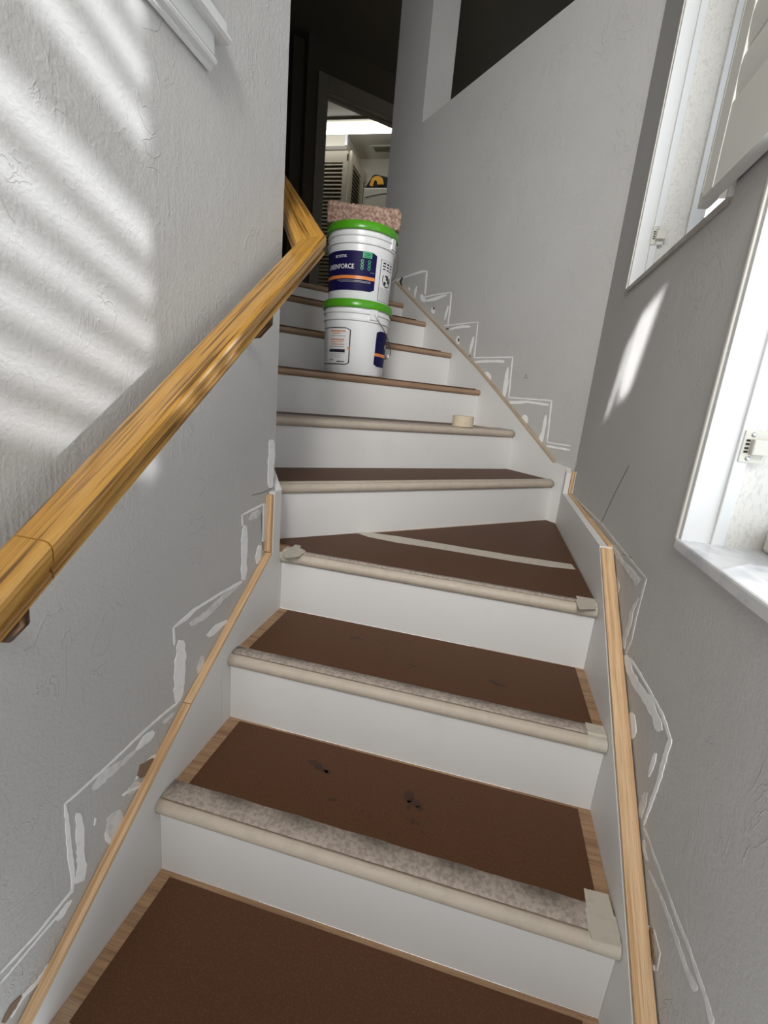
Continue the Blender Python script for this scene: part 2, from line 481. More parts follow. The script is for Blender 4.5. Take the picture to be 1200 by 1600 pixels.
# wall scars: (wall, kind, left edge, right edge) in tenths of a millimetre on the wall plane
STROKES = [
('A',0,[1089,5335,906,5362,737,5375,584,5372,425,5384,265,5403,118,5407,-25,5412,-165,5418,-300,5422,-434,5429,-565,5436,-687,5435,-816,5449,-940,5451,-1047,5435,-1141,5414,-1237,5400,-1360,5391,-1469,5360,-1582,5341],[1127,5285,968,5278,792,5300,637,5299,470,5321,316,5328,165,5339,14,5354,-117,5348,-254,5354,-392,5367,-516,5363,-648,5375,-767,5371,-878,5368,-965,5340,-1057,5314,-1148,5283,-1299,5302,-1427,5300,-1559,5307]),
('A',1,[1003,5342,820,5351,667,5331,509,5323,357,5311,204,5301,86,5276,-36,5263,-152,5247,-259,5222,-373,5209,-453,5172,-596,5199,-710,5176,-848,5193,-972,5194,-1085,5181],[1078,5264,940,5224,785,5204,638,5182,486,5168,342,5154,211,5149,126,5096,6,5080,-111,5066,-203,5025,-332,5018,-456,4989,-598,5004,-747,5037,-862,5020,-1023,5082]),
('A',0,[-1604,5340,-1614,5242,-1614,5139,-1608,5033,-1595,4922],[-1577,5327,-1564,5218,-1555,5110,-1553,5005,-1569,4909]),
('A',0,[-1439,4961,-1484,4886,-1523,4808,-1502,4694,-1533,4612,-1587,4544,-1572,4432,-1590,4342,-1590,4241,-1621,4159,-1593,4038,-1586,3931,-1639,3865,-1615,3759,-1603,3659,-1582,3531],[-1291,4876,-1228,4737,-1249,4645,-1205,4514,-1201,4407,-1247,4330,-1240,4220,-1246,4119,-1256,4020,-1276,3928,-1272,3819,-1313,3741,-1309,3632,-1357,3546,-1418,3482,-1528,3479]),
('A',0,[-1530,3500,-1650,3523,-1760,3533,-1868,3542,-1968,3541,-2077,3559,-2167,3556,-2262,3563,-2351,3563,-2439,3566,-2526,3568,-2608,3571,-2683,3566,-2757,3560,-2834,3563,-2903,3553,-2979,3557,-3047,3550,-3120,3553,-3189,3551,-3253,3543,-3323,3547,-3384,3540,-3450,3545,-3515,3549,-3575,3543,-3639,3552,-3700,3553,-3757,3546,-3819,3555,-3875,3551,-3933,3553,-3991,3559,-4046,3552,-4108,3564,-4163,3561,-4221,3569,-4271,3559],[-1508,3464,-1612,3458,-1724,3469,-1829,3474,-1940,3492,-2037,3489,-2135,3499,-2229,3505,-2320,3508,-2407,3508,-2496,3514,-2577,3516,-2649,3504,-2729,3509,-2803,3506,-2876,3502,-2950,3504,-3020,3499,-3090,3495,-3161,3497,-3226,3489,-3295,3489,-3363,3495,-3427,3496,-3488,3490,-3554,3498,-3614,3495,-3676,3500,-3737,3502,-3796,3504,-3854,3503,-3912,3505,-3970,3509,-4026,3503,-4084,3506,-4142,3509,-4201,3520,-4259,3527]),
('A',1,[-1661,3337,-1782,3351,-1894,3355,-1994,3343],[-1635,3297,-1732,3272,-1838,3265,-1949,3270]),
('A',0,[-2290,3385,-2428,3430,-2538,3431,-2617,3397,-2682,3343,-2756,3308],[-2227,3278,-2301,3213,-2400,3195,-2515,3223,-2617,3231,-2733,3267]),
('A',1,[-2758,3313,-2862,3335,-2961,3350,-3047,3350,-3127,3383,-3205,3406,-3285,3440,-3359,3450,-3462,3488,-3541,3486,-3620,3478,-3662,3421,-3720,3402,-3760,3351],[-2732,3265,-2808,3231,-2902,3237,-2983,3214,-3060,3222,-3140,3249,-3200,3230,-3262,3234,-3339,3231,-3438,3269,-3492,3224,-3572,3253,-3635,3242,-3718,3270]),
('A',0,[-4279,3556,-4283,3482,-4284,3406,-4295,3339,-4284,3253,-4290,3179,-4293,3103,-4299,3029,-4295,2944,-4297,2865,-4310,2796,-4297,2693,-4300,2608,-4306,2526,-4305,2435,-4296,2335,-4293,2246,-4287,2153,-4284,2062,-4280,1977,-4287,1884,-4297,1789],[-4255,3535,-4243,3447,-4240,3367,-4225,3277,-4225,3197,-4227,3118,-4220,3031,-4224,2954,-4224,2872,-4219,2784,-4221,2705,-4223,2619,-4213,2519,-4215,2431,-4208,2333,-4211,2245,-4205,2152,-4207,2066,-4215,1987,-4209,1886,-4239,1813,-4269,1748]),
('A',0,[-4080,3170,-4110,3100,-4102,2995,-4104,2901,-4124,2831,-4133,2745,-4135,2654,-4121,2541,-4121,2458,-4149,2407,-4131,2303,-4161,2254,-4135,2148,-4151,2071,-4183,2009,-4191,1960,-4230,1859],[-4022,3115,-3986,2983,-3986,2883,-3967,2762,-3968,2666,-3979,2581,-3986,2492,-3990,2399,-4003,2331,-4006,2250,-4003,2163,-4000,2074,-3975,1950,-3993,1859,-4011,1776,-4051,1681,-4209,1803]),
('A',0,[-4264,1916,-4292,1855,-4308,1786,-4351,1772,-4404,1775,-4453,1767,-4503,1763,-4551,1763,-4595,1753,-4639,1747,-4683,1738,-4731,1743,-4773,1735,-4816,1729,-4858,1724,-4899,1716,-4945,1725,-4986,1720,-5033,1733,-5075,1731,-5117,1732,-5159,1736,-5201,1741,-5244,1749,-5283,1748,-5324,1753,-5365,1758,-5403,1758,-5443,1764,-5478,1755],[-4236,1875,-4250,1793,-4263,1701,-4326,1710,-4376,1703,-4432,1713,-4481,1707,-4528,1705,-4574,1699,-4619,1694,-4663,1688,-4708,1683,-4753,1681,-4793,1669,-4837,1667,-4879,1661,-4927,1671,-4969,1668,-5014,1675,-5057,1676,-5102,1686,-5143,1686,-5187,1694,-5226,1690,-5268,1697,-5308,1699,-5350,1709,-5391,1716,-5429,1715,-5470,1729]),
('A',0,[-4570,1598,-4622,1604,-4672,1607,-4720,1607,-4769,1610,-4815,1606,-4863,1609,-4909,1607,-4950,1603,-4992,1600,-5035,1603,-5076,1604,-5115,1596,-5155,1595,-5197,1600,-5235,1593,-5274,1593,-5314,1596,-5350,1588,-5388,1589,-5426,1591,-5462,1584,-5497,1579],[-4559,1569,-4604,1555,-4654,1559,-4702,1557,-4751,1559,-4798,1557,-4846,1561,-4890,1555,-4936,1561,-4976,1555,-5017,1552,-5061,1558,-5102,1557,-5141,1552,-5180,1549,-5220,1548,-5261,1552,-5300,1554,-5337,1546,-5376,1550,-5413,1546,-5451,1548,-5490,1554]),
('A',0,[-4321,1601,-4393,1630,-4448,1621,-4503,1612,-4559,1588,-4613,1561],[-4302,1556,-4346,1518,-4398,1501,-4439,1460,-4500,1444,-4581,1481]),
('A',0,[2412,8916,2354,8813,2389,8702,2367,8596,2398,8485,2343,8360,2370,8221,2370,8085,2357,7967,2371,7845,2369,7724,2456,7586],[2606,8903,2703,8786,2711,8675,2735,8562,2745,8447,2736,8308,2689,8176,2705,8035,2724,7909,2681,7792,2709,7663,2646,7550]),
('A',2,[1512,7534,1801,7509,2104,7489,2314,7500,2528,7510,2742,7528],[1504,7552,1787,7539,2084,7520,2287,7531,2499,7542,2724,7547]),
('A',2,[2036,6979,2038,6870,2052,6757,2065,6644,2079,6531,2093,6416,2114,6298,2135,6180,2157,6061,2179,5941,2212,5817],[2069,6972,2093,6858,2107,6745,2121,6631,2134,6517,2148,6402,2170,6285,2192,6166,2213,6046,2236,5926,2246,5807]),
('A',0,[1058,7106,1274,7103,1482,7117,1684,7121,1892,7129,2237,7158],[1041,7127,1234,7150,1434,7174,1635,7180,1841,7188,2209,7190]),
('A',1,[1472,6880,1816,6860,2039,6960],[1390,6942,1534,7076,1860,7099]),
('A',0,[1164,6821,1074,6716,1065,6588,1020,6470,1053,6334,1044,6210,1059,6076,1072,5936,1073,5801,1030,5683,1063,5521,1095,5355],[1270,6791,1304,6649,1328,6508,1350,6367,1337,6242,1343,6109,1329,5985,1306,5858,1306,5720,1357,5561,1303,5424,1258,5287]),
('A',0,[1957,6052,1870,5959,1833,5847,1778,5747,1849,5542],[2106,5996,2111,5866,2100,5742,2112,5604,1906,5516]),
('A',0,[1028,7122,1034,6978,1067,6827],[1063,7115,1105,6963,1107,6818]),
('A',0,[408,4538,235,4581,77,4611,-86,4646,-219,4622,-335,4587,-458,4564],[441,4495,332,4453,193,4456,80,4433,-56,4420,-200,4416,-376,4459]),
('A',1,[-636,4121,-723,4054,-785,3967,-822,3880,-803,3750],[-550,4056,-546,3917,-573,3802,-643,3741,-724,3688]),
('A',0,[-4801,864,-4846,868,-4881,846,-4921,840,-4962,837,-4996,823,-5046,845,-5096,861,-5145,874,-5191,882,-5241,895,-5278,876,-5311,854,-5341,822,-5375,803,-5410,786,-5441,760],[-4787,828,-4816,790,-4853,774,-4890,759,-4918,720,-4955,699,-5015,736,-5062,741,-5111,756,-5163,781,-5205,784,-5243,779,-5279,762,-5317,754,-5352,735,-5385,714,-5425,713]),
('A',3,[-5253,914,-5304,934,-5356,956,-5398,950,-5437,951,-5465,924,-5498,914,-5523,882,-5552,859],[-5242,879,-5278,851,-5317,834,-5349,799,-5387,805,-5418,788,-5454,785,-5487,773,-5527,785]),
('A',0,[-3742,2711,-3762,2650,-3775,2577],[-3721,2686,-3736,2617,-3761,2560]),
('A',1,[-2960,2444,-2862,2394,-2786,2389,-2738,2369,-2624,2309],[-3012,2545,-2976,2612,-2898,2601,-2801,2625,-2620,2394]),
('A',0,[-3115,2562,-3012,2525,-2910,2493,-2778,2409,-2646,2343],[-3133,2607,-3040,2595,-2927,2544,-2799,2482,-2664,2403]),
('A',0,[-2769,2615,-2696,2630,-2633,2663,-2570,2694,-2510,2714,-2431,2712,-2367,2730,-2247,2678,-2133,2655],[-2790,2645,-2742,2698,-2687,2742,-2627,2781,-2554,2790,-2487,2805,-2405,2804,-2293,2787,-2159,2714]),
('A',3,[-2674,2563,-2537,2490,-2435,2479,-2330,2451,-2268,2500,-2240,2609],[-2750,2695,-2705,2778,-2667,2876,-2541,2811,-2447,2803,-2322,2746]),
('A',1,[-3223,2363,-3357,2426,-3504,2440,-3494,2324,-3515,2254,-3542,2193,-3582,2152,-3534,1928],[-3164,2267,-3129,2080,-3188,1984,-3166,1851,-3235,1846,-3274,1799,-3359,1821,-3474,1839]),
('A',0,[-3552,2187,-3567,2108,-3562,2000,-3488,1834],[-3534,2172,-3496,2048,-3468,1940,-3442,1813]),
('B',1,[11673,7006,10975,7000,10277,7015,9619,7034,9018,7044,8441,7060,7911,7069,7347,7092,6840,7102,6359,7114,5908,7128,5558,7125,5224,7119,4929,7100,4620,7097,4323,7094,4050,7085,3784,7079,3536,7067,3256,7067,2993,7063,2745,7057,2506,7052,2273,7049,2046,7049,1840,7040,1624,7044,1342,7048],[11574,7048,10789,7083,10113,7092,9481,7100,8887,7109,8305,7130,7798,7130,7236,7155,6726,7169,6257,7177,5796,7192,5460,7177,5136,7167,4833,7154,4536,7145,4242,7142,3980,7127,3708,7126,3468,7111,3183,7116,2930,7107,2678,7104,2440,7100,2218,7090,1999,7085,1787,7081,1574,7085,1313,7073]),
('B',1,[1350,7053,1372,6937,1385,6822,1395,6707,1388,6588,1390,6464,1398,6369,1398,6277,1393,6185,1397,6089,1380,5990,1365,5891,1367,5783,1355,5682,1336,5584,1393,5439,1426,5301,1451,5164],[1305,7065,1289,6960,1298,6848,1300,6737,1305,6614,1315,6490,1306,6401,1314,6307,1309,6216,1317,6121,1299,6023,1287,5923,1280,5821,1266,5721,1260,5615,1303,5474,1350,5331,1406,5182]),
('B',1,[9375,6768,8853,6765,8310,6791,7806,6811,7388,6812,7001,6803,6594,6801,6235,6785,5830,6802,5483,6798,5183,6773,4792,6783,4413,6803,4097,6797,3846,6788,3615,6769,3339,6782,3115,6767,2847,6769,2630,6744,2413,6726,2158,6745,2006,6755,1883,6696],[9256,6833,8612,6901,8056,6939,7560,6960,7014,7011,6628,6983,6258,6968,5866,6974,5524,6963,5249,6925,4930,6921,4546,6939,4188,6950,3862,6945,3594,6940,3383,6912,3155,6899,2950,6880,2656,6911,2386,6930,2142,6938,1940,6919,1630,6928,1763,6732]),
('B',1,[1522,6532,1615,6394,1712,6252,1769,6113,1784,5990,1744,5894,1756,5779,1750,5688,1804,5570,1832,5461,1850,5347,1764,5252,1683,5163],[1454,6548,1487,6426,1524,6301,1594,6170,1584,6069,1540,5976,1538,5864,1562,5757,1576,5656,1589,5555,1648,5439,1587,5344,1550,5234]),
('B',1,[3403,6259,3123,6192,3075,6080,2988,5972],[3263,6334,2925,6284,2877,6152,2906,6003]),
('B',3,[3373,6135,3244,6004],[3320,6157,3120,6060]),
('B',0,[1494,5093,1415,5036,1349,4972,1238,4941,1136,4895,946,4916,823,4891,691,4879,525,4892,383,4899,231,4934,88,4962,-11,4943,-124,4962,-240,4982,-329,4964,-435,4965,-572,5005,-643,4976,-701,4930,-788,4915,-917,4944],[1331,5206,1195,5191,1043,5192,925,5169,858,5121,735,5106,545,5147,429,5123,281,5143,157,5158,16,5184,-108,5194,-284,5271,-401,5264,-504,5247,-588,5228,-657,5195,-759,5193,-868,5194,-961,5186,-1003,5131,-1066,5096]),
('B',0,[1181,5211,1008,5211,816,5236,643,5247,480,5255,339,5262,208,5262,69,5272,-60,5277,-175,5271,-293,5277,-401,5275,-507,5273,-612,5273,-711,5269,-804,5262,-892,5255,-971,5231,-1059,5216,-1141,5197,-1210,5166,-1285,5142,-1380,5142],[1139,5251,929,5288,752,5299,580,5311,404,5331,277,5323,144,5325,5,5337,-113,5332,-245,5343,-350,5335,-455,5331,-572,5342,-666,5331,-765,5328,-873,5338,-971,5335,-1045,5303,-1142,5298,-1210,5265,-1288,5244,-1360,5220,-1432,5196]),
('B',0,[-1355,5159,-1330,5052,-1314,4950,-1331,4870,-1312,4764,-1334,4696,-1318,4600,-1321,4518,-1343,4449,-1347,4368,-1355,4290,-1351,4191,-1338,4083,-1337,3984,-1309,3862,-1308,3775,-1320,3699,-1316,3610,-1318,3525,-1316,3436,-1309,3343,-1320,3264],[-1440,5213,-1476,5147,-1466,5051,-1449,4949,-1453,4862,-1474,4795,-1453,4698,-1469,4627,-1458,4536,-1484,4472,-1463,4370,-1451,4264,-1459,4173,-1430,4054,-1436,3961,-1410,3857,-1414,3775,-1399,3678,-1378,3575,-1379,3489,-1366,3391,-1346,3287]),
('B',0,[-1021,4574,-987,4463,-992,4378,-983,4285,-986,4203,-1009,4133,-1024,4057],[-1088,4620,-1108,4549,-1134,4481,-1120,4382,-1120,4297,-1089,4190,-1058,4082]),
('B',1,[-1044,3740,-997,3605,-1022,3528,-976,3388,-994,3303,-1002,3213,-1068,3176],[-1148,3822,-1172,3746,-1206,3679,-1218,3596,-1209,3498,-1202,3396,-1191,3290]),
('B',0,[389,4394,453,4283,458,4168,392,4060,352,3931,218,3927,67,3986],[320,4444,193,4476,98,4440,-14,4373,-99,4288,-79,4166,-5,4045]),
('B',1,[-1331,3240,-1394,3224,-1471,3226,-1544,3227,-1614,3224,-1684,3223,-1749,3216,-1823,3224,-1898,3233,-1961,3225,-2037,3239,-2101,3237,-2168,3240,-2232,3241,-2297,3245,-2358,3244,-2423,3252,-2484,3254,-2542,3253,-2604,3254,-2668,3259,-2725,3253,-2789,3261,-2845,3258,-2900,3254,-2957,3254,-3012,3257,-3067,3264,-3124,3275,-3177,3280,-3234,3294,-3287,3305,-3331,3292,-3386,3301,-3432,3293,-3475,3281,-3526,3287,-3570,3279,-3615,3274,-3659,3275,-3695,3263,-3745,3278,-3780,3263,-3826,3275,-3862,3265,-3897,3255,-3934,3249,-3964,3227,-4000,3219,-4034,3206,-4067,3192,-4105,3191],[-1358,3278,-1449,3298,-1521,3296,-1597,3301,-1663,3293,-1736,3298,-1802,3292,-1870,3293,-1938,3293,-2010,3300,-2079,3304,-2147,3308,-2205,3299,-2276,3311,-2339,3313,-2397,3308,-2460,3312,-2519,3313,-2582,3322,-2640,3314,-2703,3319,-2762,3318,-2824,3323,-2880,3320,-2946,3337,-3001,3336,-3057,3345,-3109,3346,-3161,3348,-3217,3359,-3273,3374,-3320,3370,-3374,3375,-3418,3364,-3467,3361,-3516,3363,-3565,3365,-3612,3364,-3660,3367,-3696,3353,-3743,3362,-3781,3355,-3826,3363,-3857,3342,-3900,3347,-3942,3352,-3977,3338,-4019,3342,-4050,3324,-4089,3325,-4129,3327,-4146,3281]),
('B',1,[-1878,2900,-1949,2899,-2028,2913,-2102,2921,-2183,2944,-2260,2963,-2336,2980,-2403,2986,-2471,2996,-2531,2995,-2600,3008,-2657,3004,-2719,3010,-2777,3010,-2825,2993,-2881,2993,-2946,3011,-3003,3017,-3049,3007,-3093,2995,-3149,3006,-3201,3012,-3249,3009,-3295,3007,-3344,3009,-3387,3001,-3436,3001,-3485,3005,-3541,3025,-3585,3021,-3628,3017,-3694,3066],[-1900,2936,-1996,2976,-2071,2985,-2153,3008,-2226,3018,-2308,3046,-2378,3056,-2449,3069,-2527,3095,-2590,3096,-2645,3087,-2709,3096,-2777,3112,-2836,3116,-2885,3103,-2947,3114,-3000,3112,-3061,3124,-3116,3132,-3154,3110,-3208,3118,-3254,3113,-3307,3123,-3346,3108,-3397,3115,-3439,3109,-3493,3125,-3552,3155,-3608,3177,-3658,3188,-3711,3208,-3739,3170]),
('B',0,[-2301,2249,-2313,2181,-2339,2133,-2355,2071,-2376,2013,-2430,1997,-2472,1968,-2513,1935,-2559,1908,-2652,1956,-2722,1968,-2809,2017],[-2347,2312,-2380,2274,-2407,2228,-2419,2162,-2451,2127,-2502,2116,-2540,2081,-2593,2071,-2645,2066,-2708,2067,-2773,2070,-2832,2064]),
('B',3,[-2406,2342,-2416,2269,-2449,2228,-2462,2161,-2500,2124,-2546,2096,-2601,2089,-2661,2090,-2725,2100,-2779,2096],[-2443,2396,-2498,2388,-2521,2335,-2566,2314,-2607,2295,-2641,2258,-2690,2240,-2724,2200,-2772,2183,-2804,2139]),
('B',1,[-2491,2435,-2544,2424,-2598,2416,-2655,2415,-2708,2408,-2762,2404,-2814,2399,-2825,2326,-2841,2259,-2853,2187,-2870,2121],[-2503,2456,-2564,2459,-2618,2451,-2673,2446,-2728,2442,-2779,2434,-2833,2429,-2845,2355,-2860,2286,-2874,2216,-2881,2137]),
('B',1,[-1439,3074,-1458,2979,-1512,2920,-1597,2933,-1664,2930,-1752,2959],[-1493,3134,-1556,3091,-1595,3026,-1662,3028,-1724,3019,-1784,3006]),
('B',2,[4393,9155,4500,9045,4594,8934,4691,8820,4789,8704,4889,8586,4991,8465,5095,8342,5202,8217,5287,8096,5374,7972,5462,7847,5552,7720,5643,7591,5735,7459,5830,7325,5908,7191],[4353,9154,4431,9045,4525,8934,4620,8820,4717,8705,4816,8588,4917,8468,5019,8346,5124,8221,5208,8101,5293,7979,5380,7855,5469,7728,5559,7600,5650,7469,5743,7336,5855,7198]),
('B',2,[3232,6994,2880,7069,2482,7139],[3229,7009,2870,7096,2472,7155]),
('B',1,[13036,9120,13285,8917,13159,8731,12943,8552],[12503,9141,12403,8960,12401,8774,12608,8574]),
('B',1,[12009,8483,12099,8192],[11702,8500,11896,8206]),
('C',1,[20014,18021,19470,18012,18971,18035,18483,18055,18002,18056,17527,18052,17064,18047,16606,18035,16191,18034,15789,17992,15811,17827,15789,17604,15765,17381,15752,17159,15747,16937,15709,16710],[20060,18071,19549,18098,19055,18129,18557,18142,18076,18149,17608,18154,17162,18172,16712,18171,16259,18176,15658,18051,15600,17785,15619,17571,15591,17348,15583,17128,15574,16907,15610,16693]),
('C',1,[15900,16525,15463,16501,15042,16489,14643,16496,14242,16481,13789,16459,13348,16440,12965,16431,12962,16256,12959,16050,12912,15839,12936,15623,12929,15400,12937,15179,12942,14956,12910,14726],[15924,16566,15510,16584,15087,16568,14687,16575,14282,16560,13822,16531,13382,16516,12906,16475,12844,16237,12834,16032,12812,15823,12806,15601,12792,15377,12814,15159,12824,14938,12835,14715]),
('C',1,[13234,14660,12821,14638,12422,14627,12037,14626,11660,14622,11280,14623,10911,14627,10546,14619,10217,14629,10220,14443,10221,14243,10216,14041,10199,13836,10199,13633,10197,13429,10195,13224,10187,13018,10155,12809],[13248,14696,12849,14708,12451,14699,12066,14699,11689,14695,11305,14684,10931,14677,10565,14667,10183,14653,10160,14435,10146,14233,10139,14031,10133,13828,10119,13624,10107,13419,10089,13213,10075,13007,10091,12803]),
('C',1,[10118,12788,9797,12765,9489,12772,9183,12762,8886,12761,8592,12750,8309,12755,8029,12756,7754,12748,7483,12739,7250,12757,7246,12585,7247,12396,7215,12204,7204,12012,7188,11820,7168,11627,7151,11433,7134,11239,7121,11045,7096,10850],[10126,12822,9814,12835,9505,12838,9200,12829,8900,12819,8608,12815,8325,12823,8043,12813,7768,12806,7499,12805,7199,12791,7163,12579,7143,12388,7132,12198,7120,12007,7107,11816,7084,11623,7062,11430,7045,11236,7046,11043,7039,10848]),
('C',1,[7064,10826,6793,10812,6529,10811,6270,10806,6017,10818,5767,10805,5523,10807,5283,10811,5047,10807,4816,10811,4589,10810,4394,10819,4396,10656,4386,10473,4356,10289,4338,10105,4331,9921,4308,9736,4289,9550,4280,9364,4271,9177,4229,8990],[7068,10869,6800,10875,6537,10880,6277,10871,6025,10880,5775,10874,5531,10875,5291,10872,5054,10865,4824,10873,4597,10869,4345,10856,4310,10654,4298,10472,4284,10289,4270,10105,4247,9921,4238,9737,4222,9552,4204,9366,4182,9180,4184,8992]),
('C',1,[4207,8978,3979,8960,3756,8961,3537,8969,3321,8970,3110,8965,2902,8981],[4207,9010,3980,9019,3757,9018,3538,9018,3323,9023,3112,9024,2903,9013]),
('C',1,[16219,16749,16068,16386,15622,16229],[15986,16765,15576,16459,15506,16264]),
('C',1,[15482,16263,14931,16205,14409,16190,14026,16236,13670,16291,13313,16332],[15538,16364,15029,16381,14550,16407,14166,16421,13769,16423,13362,16398]),
('C',1,[13149,15766,13223,15521,13293,15273,13285,15006],[13023,15737,13038,15480,13110,15234,13202,14989]),
('C',1,[12667,14391,12239,14411,11833,14424,11491,14436,11130,14413,10784,14411],[12713,14458,12318,14527,11905,14569,11531,14573,11168,14540,10809,14496]),
('C',1,[10465,13918,10540,13696,10605,13472,10607,13250,10575,13022],[10336,13894,10348,13662,10378,13432,10433,13221,10516,13012]),
('C',1,[10058,12531,9737,12521,9431,12536,9124,12530,8839,12546,8472,12541,8107,12524,7752,12515],[10087,12613,9782,12650,9477,12671,9175,12679,8868,12671,8490,12662,8130,12673,7769,12624]),
('C',1,[7471,12295,7517,12100,7564,11904,7555,11701,7571,11500,7562,11280,7534,11058,7489,10835],[7395,12287,7357,12084,7329,11882,7269,11677,7244,11475,7275,11261,7275,11043,7360,10829]),
('C',1,[6996,10544,6731,10548,6474,10563,6223,10581,5985,10629,5752,10655,5489,10633,5226,10627,4969,10613,4716,10603,4469,10609],[7027,10660,6770,10695,6513,10706,6263,10731,6016,10744,5766,10758,5491,10742,5229,10722,4971,10715,4719,10698,4470,10655]),
('C',1,[4588,10173,4623,9987,4624,9799,4618,9610,4617,9426,4685,9256,4744,9077,4736,8888],[4498,10169,4470,9982,4443,9795,4451,9607,4456,9414,4448,9224,4460,9041,4525,8863]),
('C',1,[4204,8787,3982,8774,3764,8779,3550,8783,3340,8779,3133,8775,2930,8794],[4205,8858,3984,8878,3766,8872,3552,8855,3342,8870,3135,8871,2931,8844]),
('C',1,[9036,12061,9123,11939,9093,11775,8981,11629,8793,11555],[8940,12083,8733,12007,8565,11853,8539,11674,8663,11557]),
('C',1,[5913,10081,5970,9981,6056,9837,5960,9692,5774,9618],[5804,10118,5648,10039,5557,9881,5582,9728,5655,9630]),
('C',1,[14720,15851,14794,15670,14602,15481],[14577,15851,14374,15649,14421,15463]),
('C',1,[11846,14026,11946,13790,11738,13572],[11693,14017,11559,13770,11605,13566]),
('C',4,[14594,15844,14553,15694],[14465,15830,14438,15683]),
('C',4,[11765,13883,11700,13708],[11615,13875,11591,13703]),
('C',4,[10613,12894,10489,12824],[10534,12948,10419,12871]),
('C',4,[13007,14456,12756,14440],[13019,14514,12769,14505]),
('C',1,[17724,17385,17638,17214],[17592,17383,17447,17212]),
('C',1,[16771,17341,16951,17067,16863,16666],[16686,17319,16691,17012,16783,16652]),
('C',4,[18695,18178,18942,17926,18639,17592],[18529,18120,18685,17879,18536,17591]),
('C',2,[6174,11966,6292,11758],[6151,11957,6268,11750]),
('C',2,[6173,11959,6046,11755],[6151,11964,6024,11760]),
('C',2,[6250,11805,6046,11807],[6254,11822,6050,11825]),
]
TAPE_B = [(0.8438, -0.1667), (0.8862, -0.1652), (0.8895, -0.2504), (0.8421, -0.2532), (0.8409, -0.2377)]
TAPE_D = [(0.8364, 0.3153), (0.8836, 0.3199), (0.8827, 0.2751), (0.8361, 0.2543)]
TAPE_DL = [(0.0139, 0.2726), (0.0142, 0.3715), (0.033, 0.3679), (0.0408, 0.3449), (0.0652, 0.3318), (0.0666, 0.2762), (0.0388, 0.2497)]
TAPE_SEAM = [(0.1322, 0.6014), (0.1934, 0.6198), (0.2849, 0.6299), (0.4226, 0.6262), (0.5551, 0.6227), (0.6827, 0.6192), (0.8729, 0.6245), (0.8774, 0.5769), (0.8596, 0.574), (0.7998, 0.5621), (0.6807, 0.5577), (0.558, 0.5599), (0.4307, 0.5622), (0.3001, 0.5576), (0.1952, 0.5699)]
SCUFFS1 = [(0.2613, -0.0491, 0.0105, 0.0072, 0.2, 1.0), (0.2844, -0.0593, 0.0178, 0.0095, -0.4, 2.0), (0.305, -0.0641, 0.0103, 0.0059, -0.2, 3.0), (0.4997, -0.0702, 0.0113, 0.0203, 0.0, 4.0), (0.5122, -0.0849, 0.0152, 0.0089, -0.3, 5.0), (0.5234, -0.0929, 0.0069, 0.0066, 0.0, 6.0), (0.5007, -0.0988, 0.0055, 0.0066, 0.4, 7.0), (0.5155, -0.1276, 0.004, 0.0085, 0.0, 8.0), (0.5267, -0.1301, 0.0053, 0.0042, 0.0, 9.0), (0.5044, -0.1265, 0.0027, 0.0043, 0.0, 10.0), (0.4093, -0.1388, 0.0027, 0.0043, 0.0, 11.0), (0.4279, -0.1454, 0.002, 0.0043, 0.0, 12.0), (0.5891, -0.0456, 0.0028, 0.0023, 0.0, 13.0), (0.3415, -0.1316, 0.011, 0.0033, 0.0, 14.0), (0.5385, -0.1458, 0.0026, 0.0031, 0.0, 15.0), (0.4744, -0.1696, 0.0026, 0.0031, 0.0, 16.0), (0.7202, -0.211, 0.0035, 0.0037, 0.0, 17.0)]
SCUFFS2 = [(0.6544, 0.1476, 0.0111, 0.0076, -0.3, 51.0), (0.6699, 0.1398, 0.0126, 0.0055, 0.0, 52.0), (0.4479, 0.1433, 0.0098, 0.0039, 0.0, 53.0), (0.2725, 0.218, 0.0179, 0.0057, 0.0, 54.0), (0.3529, 0.2218, 0.0035, 0.0028, 0.0, 55.0)]

# ================================================================== room shell
# right wall with its two deep window openings
W1 = (0.178, 0.872, 1.450, 2.75)     # y0, y1, z0, z1
W2 = (-0.74, 0.016, 0.829, 2.12)
WTH = 0.17
def rect(w): return [(w[0], w[2]), (w[1], w[2]), (w[1], w[3]), (w[0], w[3])]
wall_right = struct(slab('wall_right', [(-2.4, -0.9), (5.2, -0.9), (5.2, CEIL), (-2.4, CEIL)], X * WALL_B, Y, Z, X, WTH, M_wall, holes=[rect(W1), rect(W2)]))
# left wall ends at the corner where the stair turns
wall_left = struct(slab('wall_left', [(-2.4, -0.9), (0.277, -0.9), (0.277, CEIL), (-2.4, CEIL)], X * WALL_A, Y, Z, -X, 0.12, M_wall))
bmw = bmesh.new(); add_box(bmw, (0.217, 0.05, -0.2), (3.7, T_L, CEIL), UF)
struct(link('wall_upper_left', bmw, M_wall))
# half wall beside the turned flight, full height from the jamb on
wall_back = struct(slab('wall_back', [(0.205, -0.3), (2.19, -0.3), (2.19, CEIL), (1.80, CEIL), (1.80, 2.672), (0.205, 2.672)], E * T_C, U, Z, E, 0.19, M_wall))

struct(box('wall_front', (WALL_A, -2.6, -0.9), (WALL_B, -2.4, CEIL), M_wall))
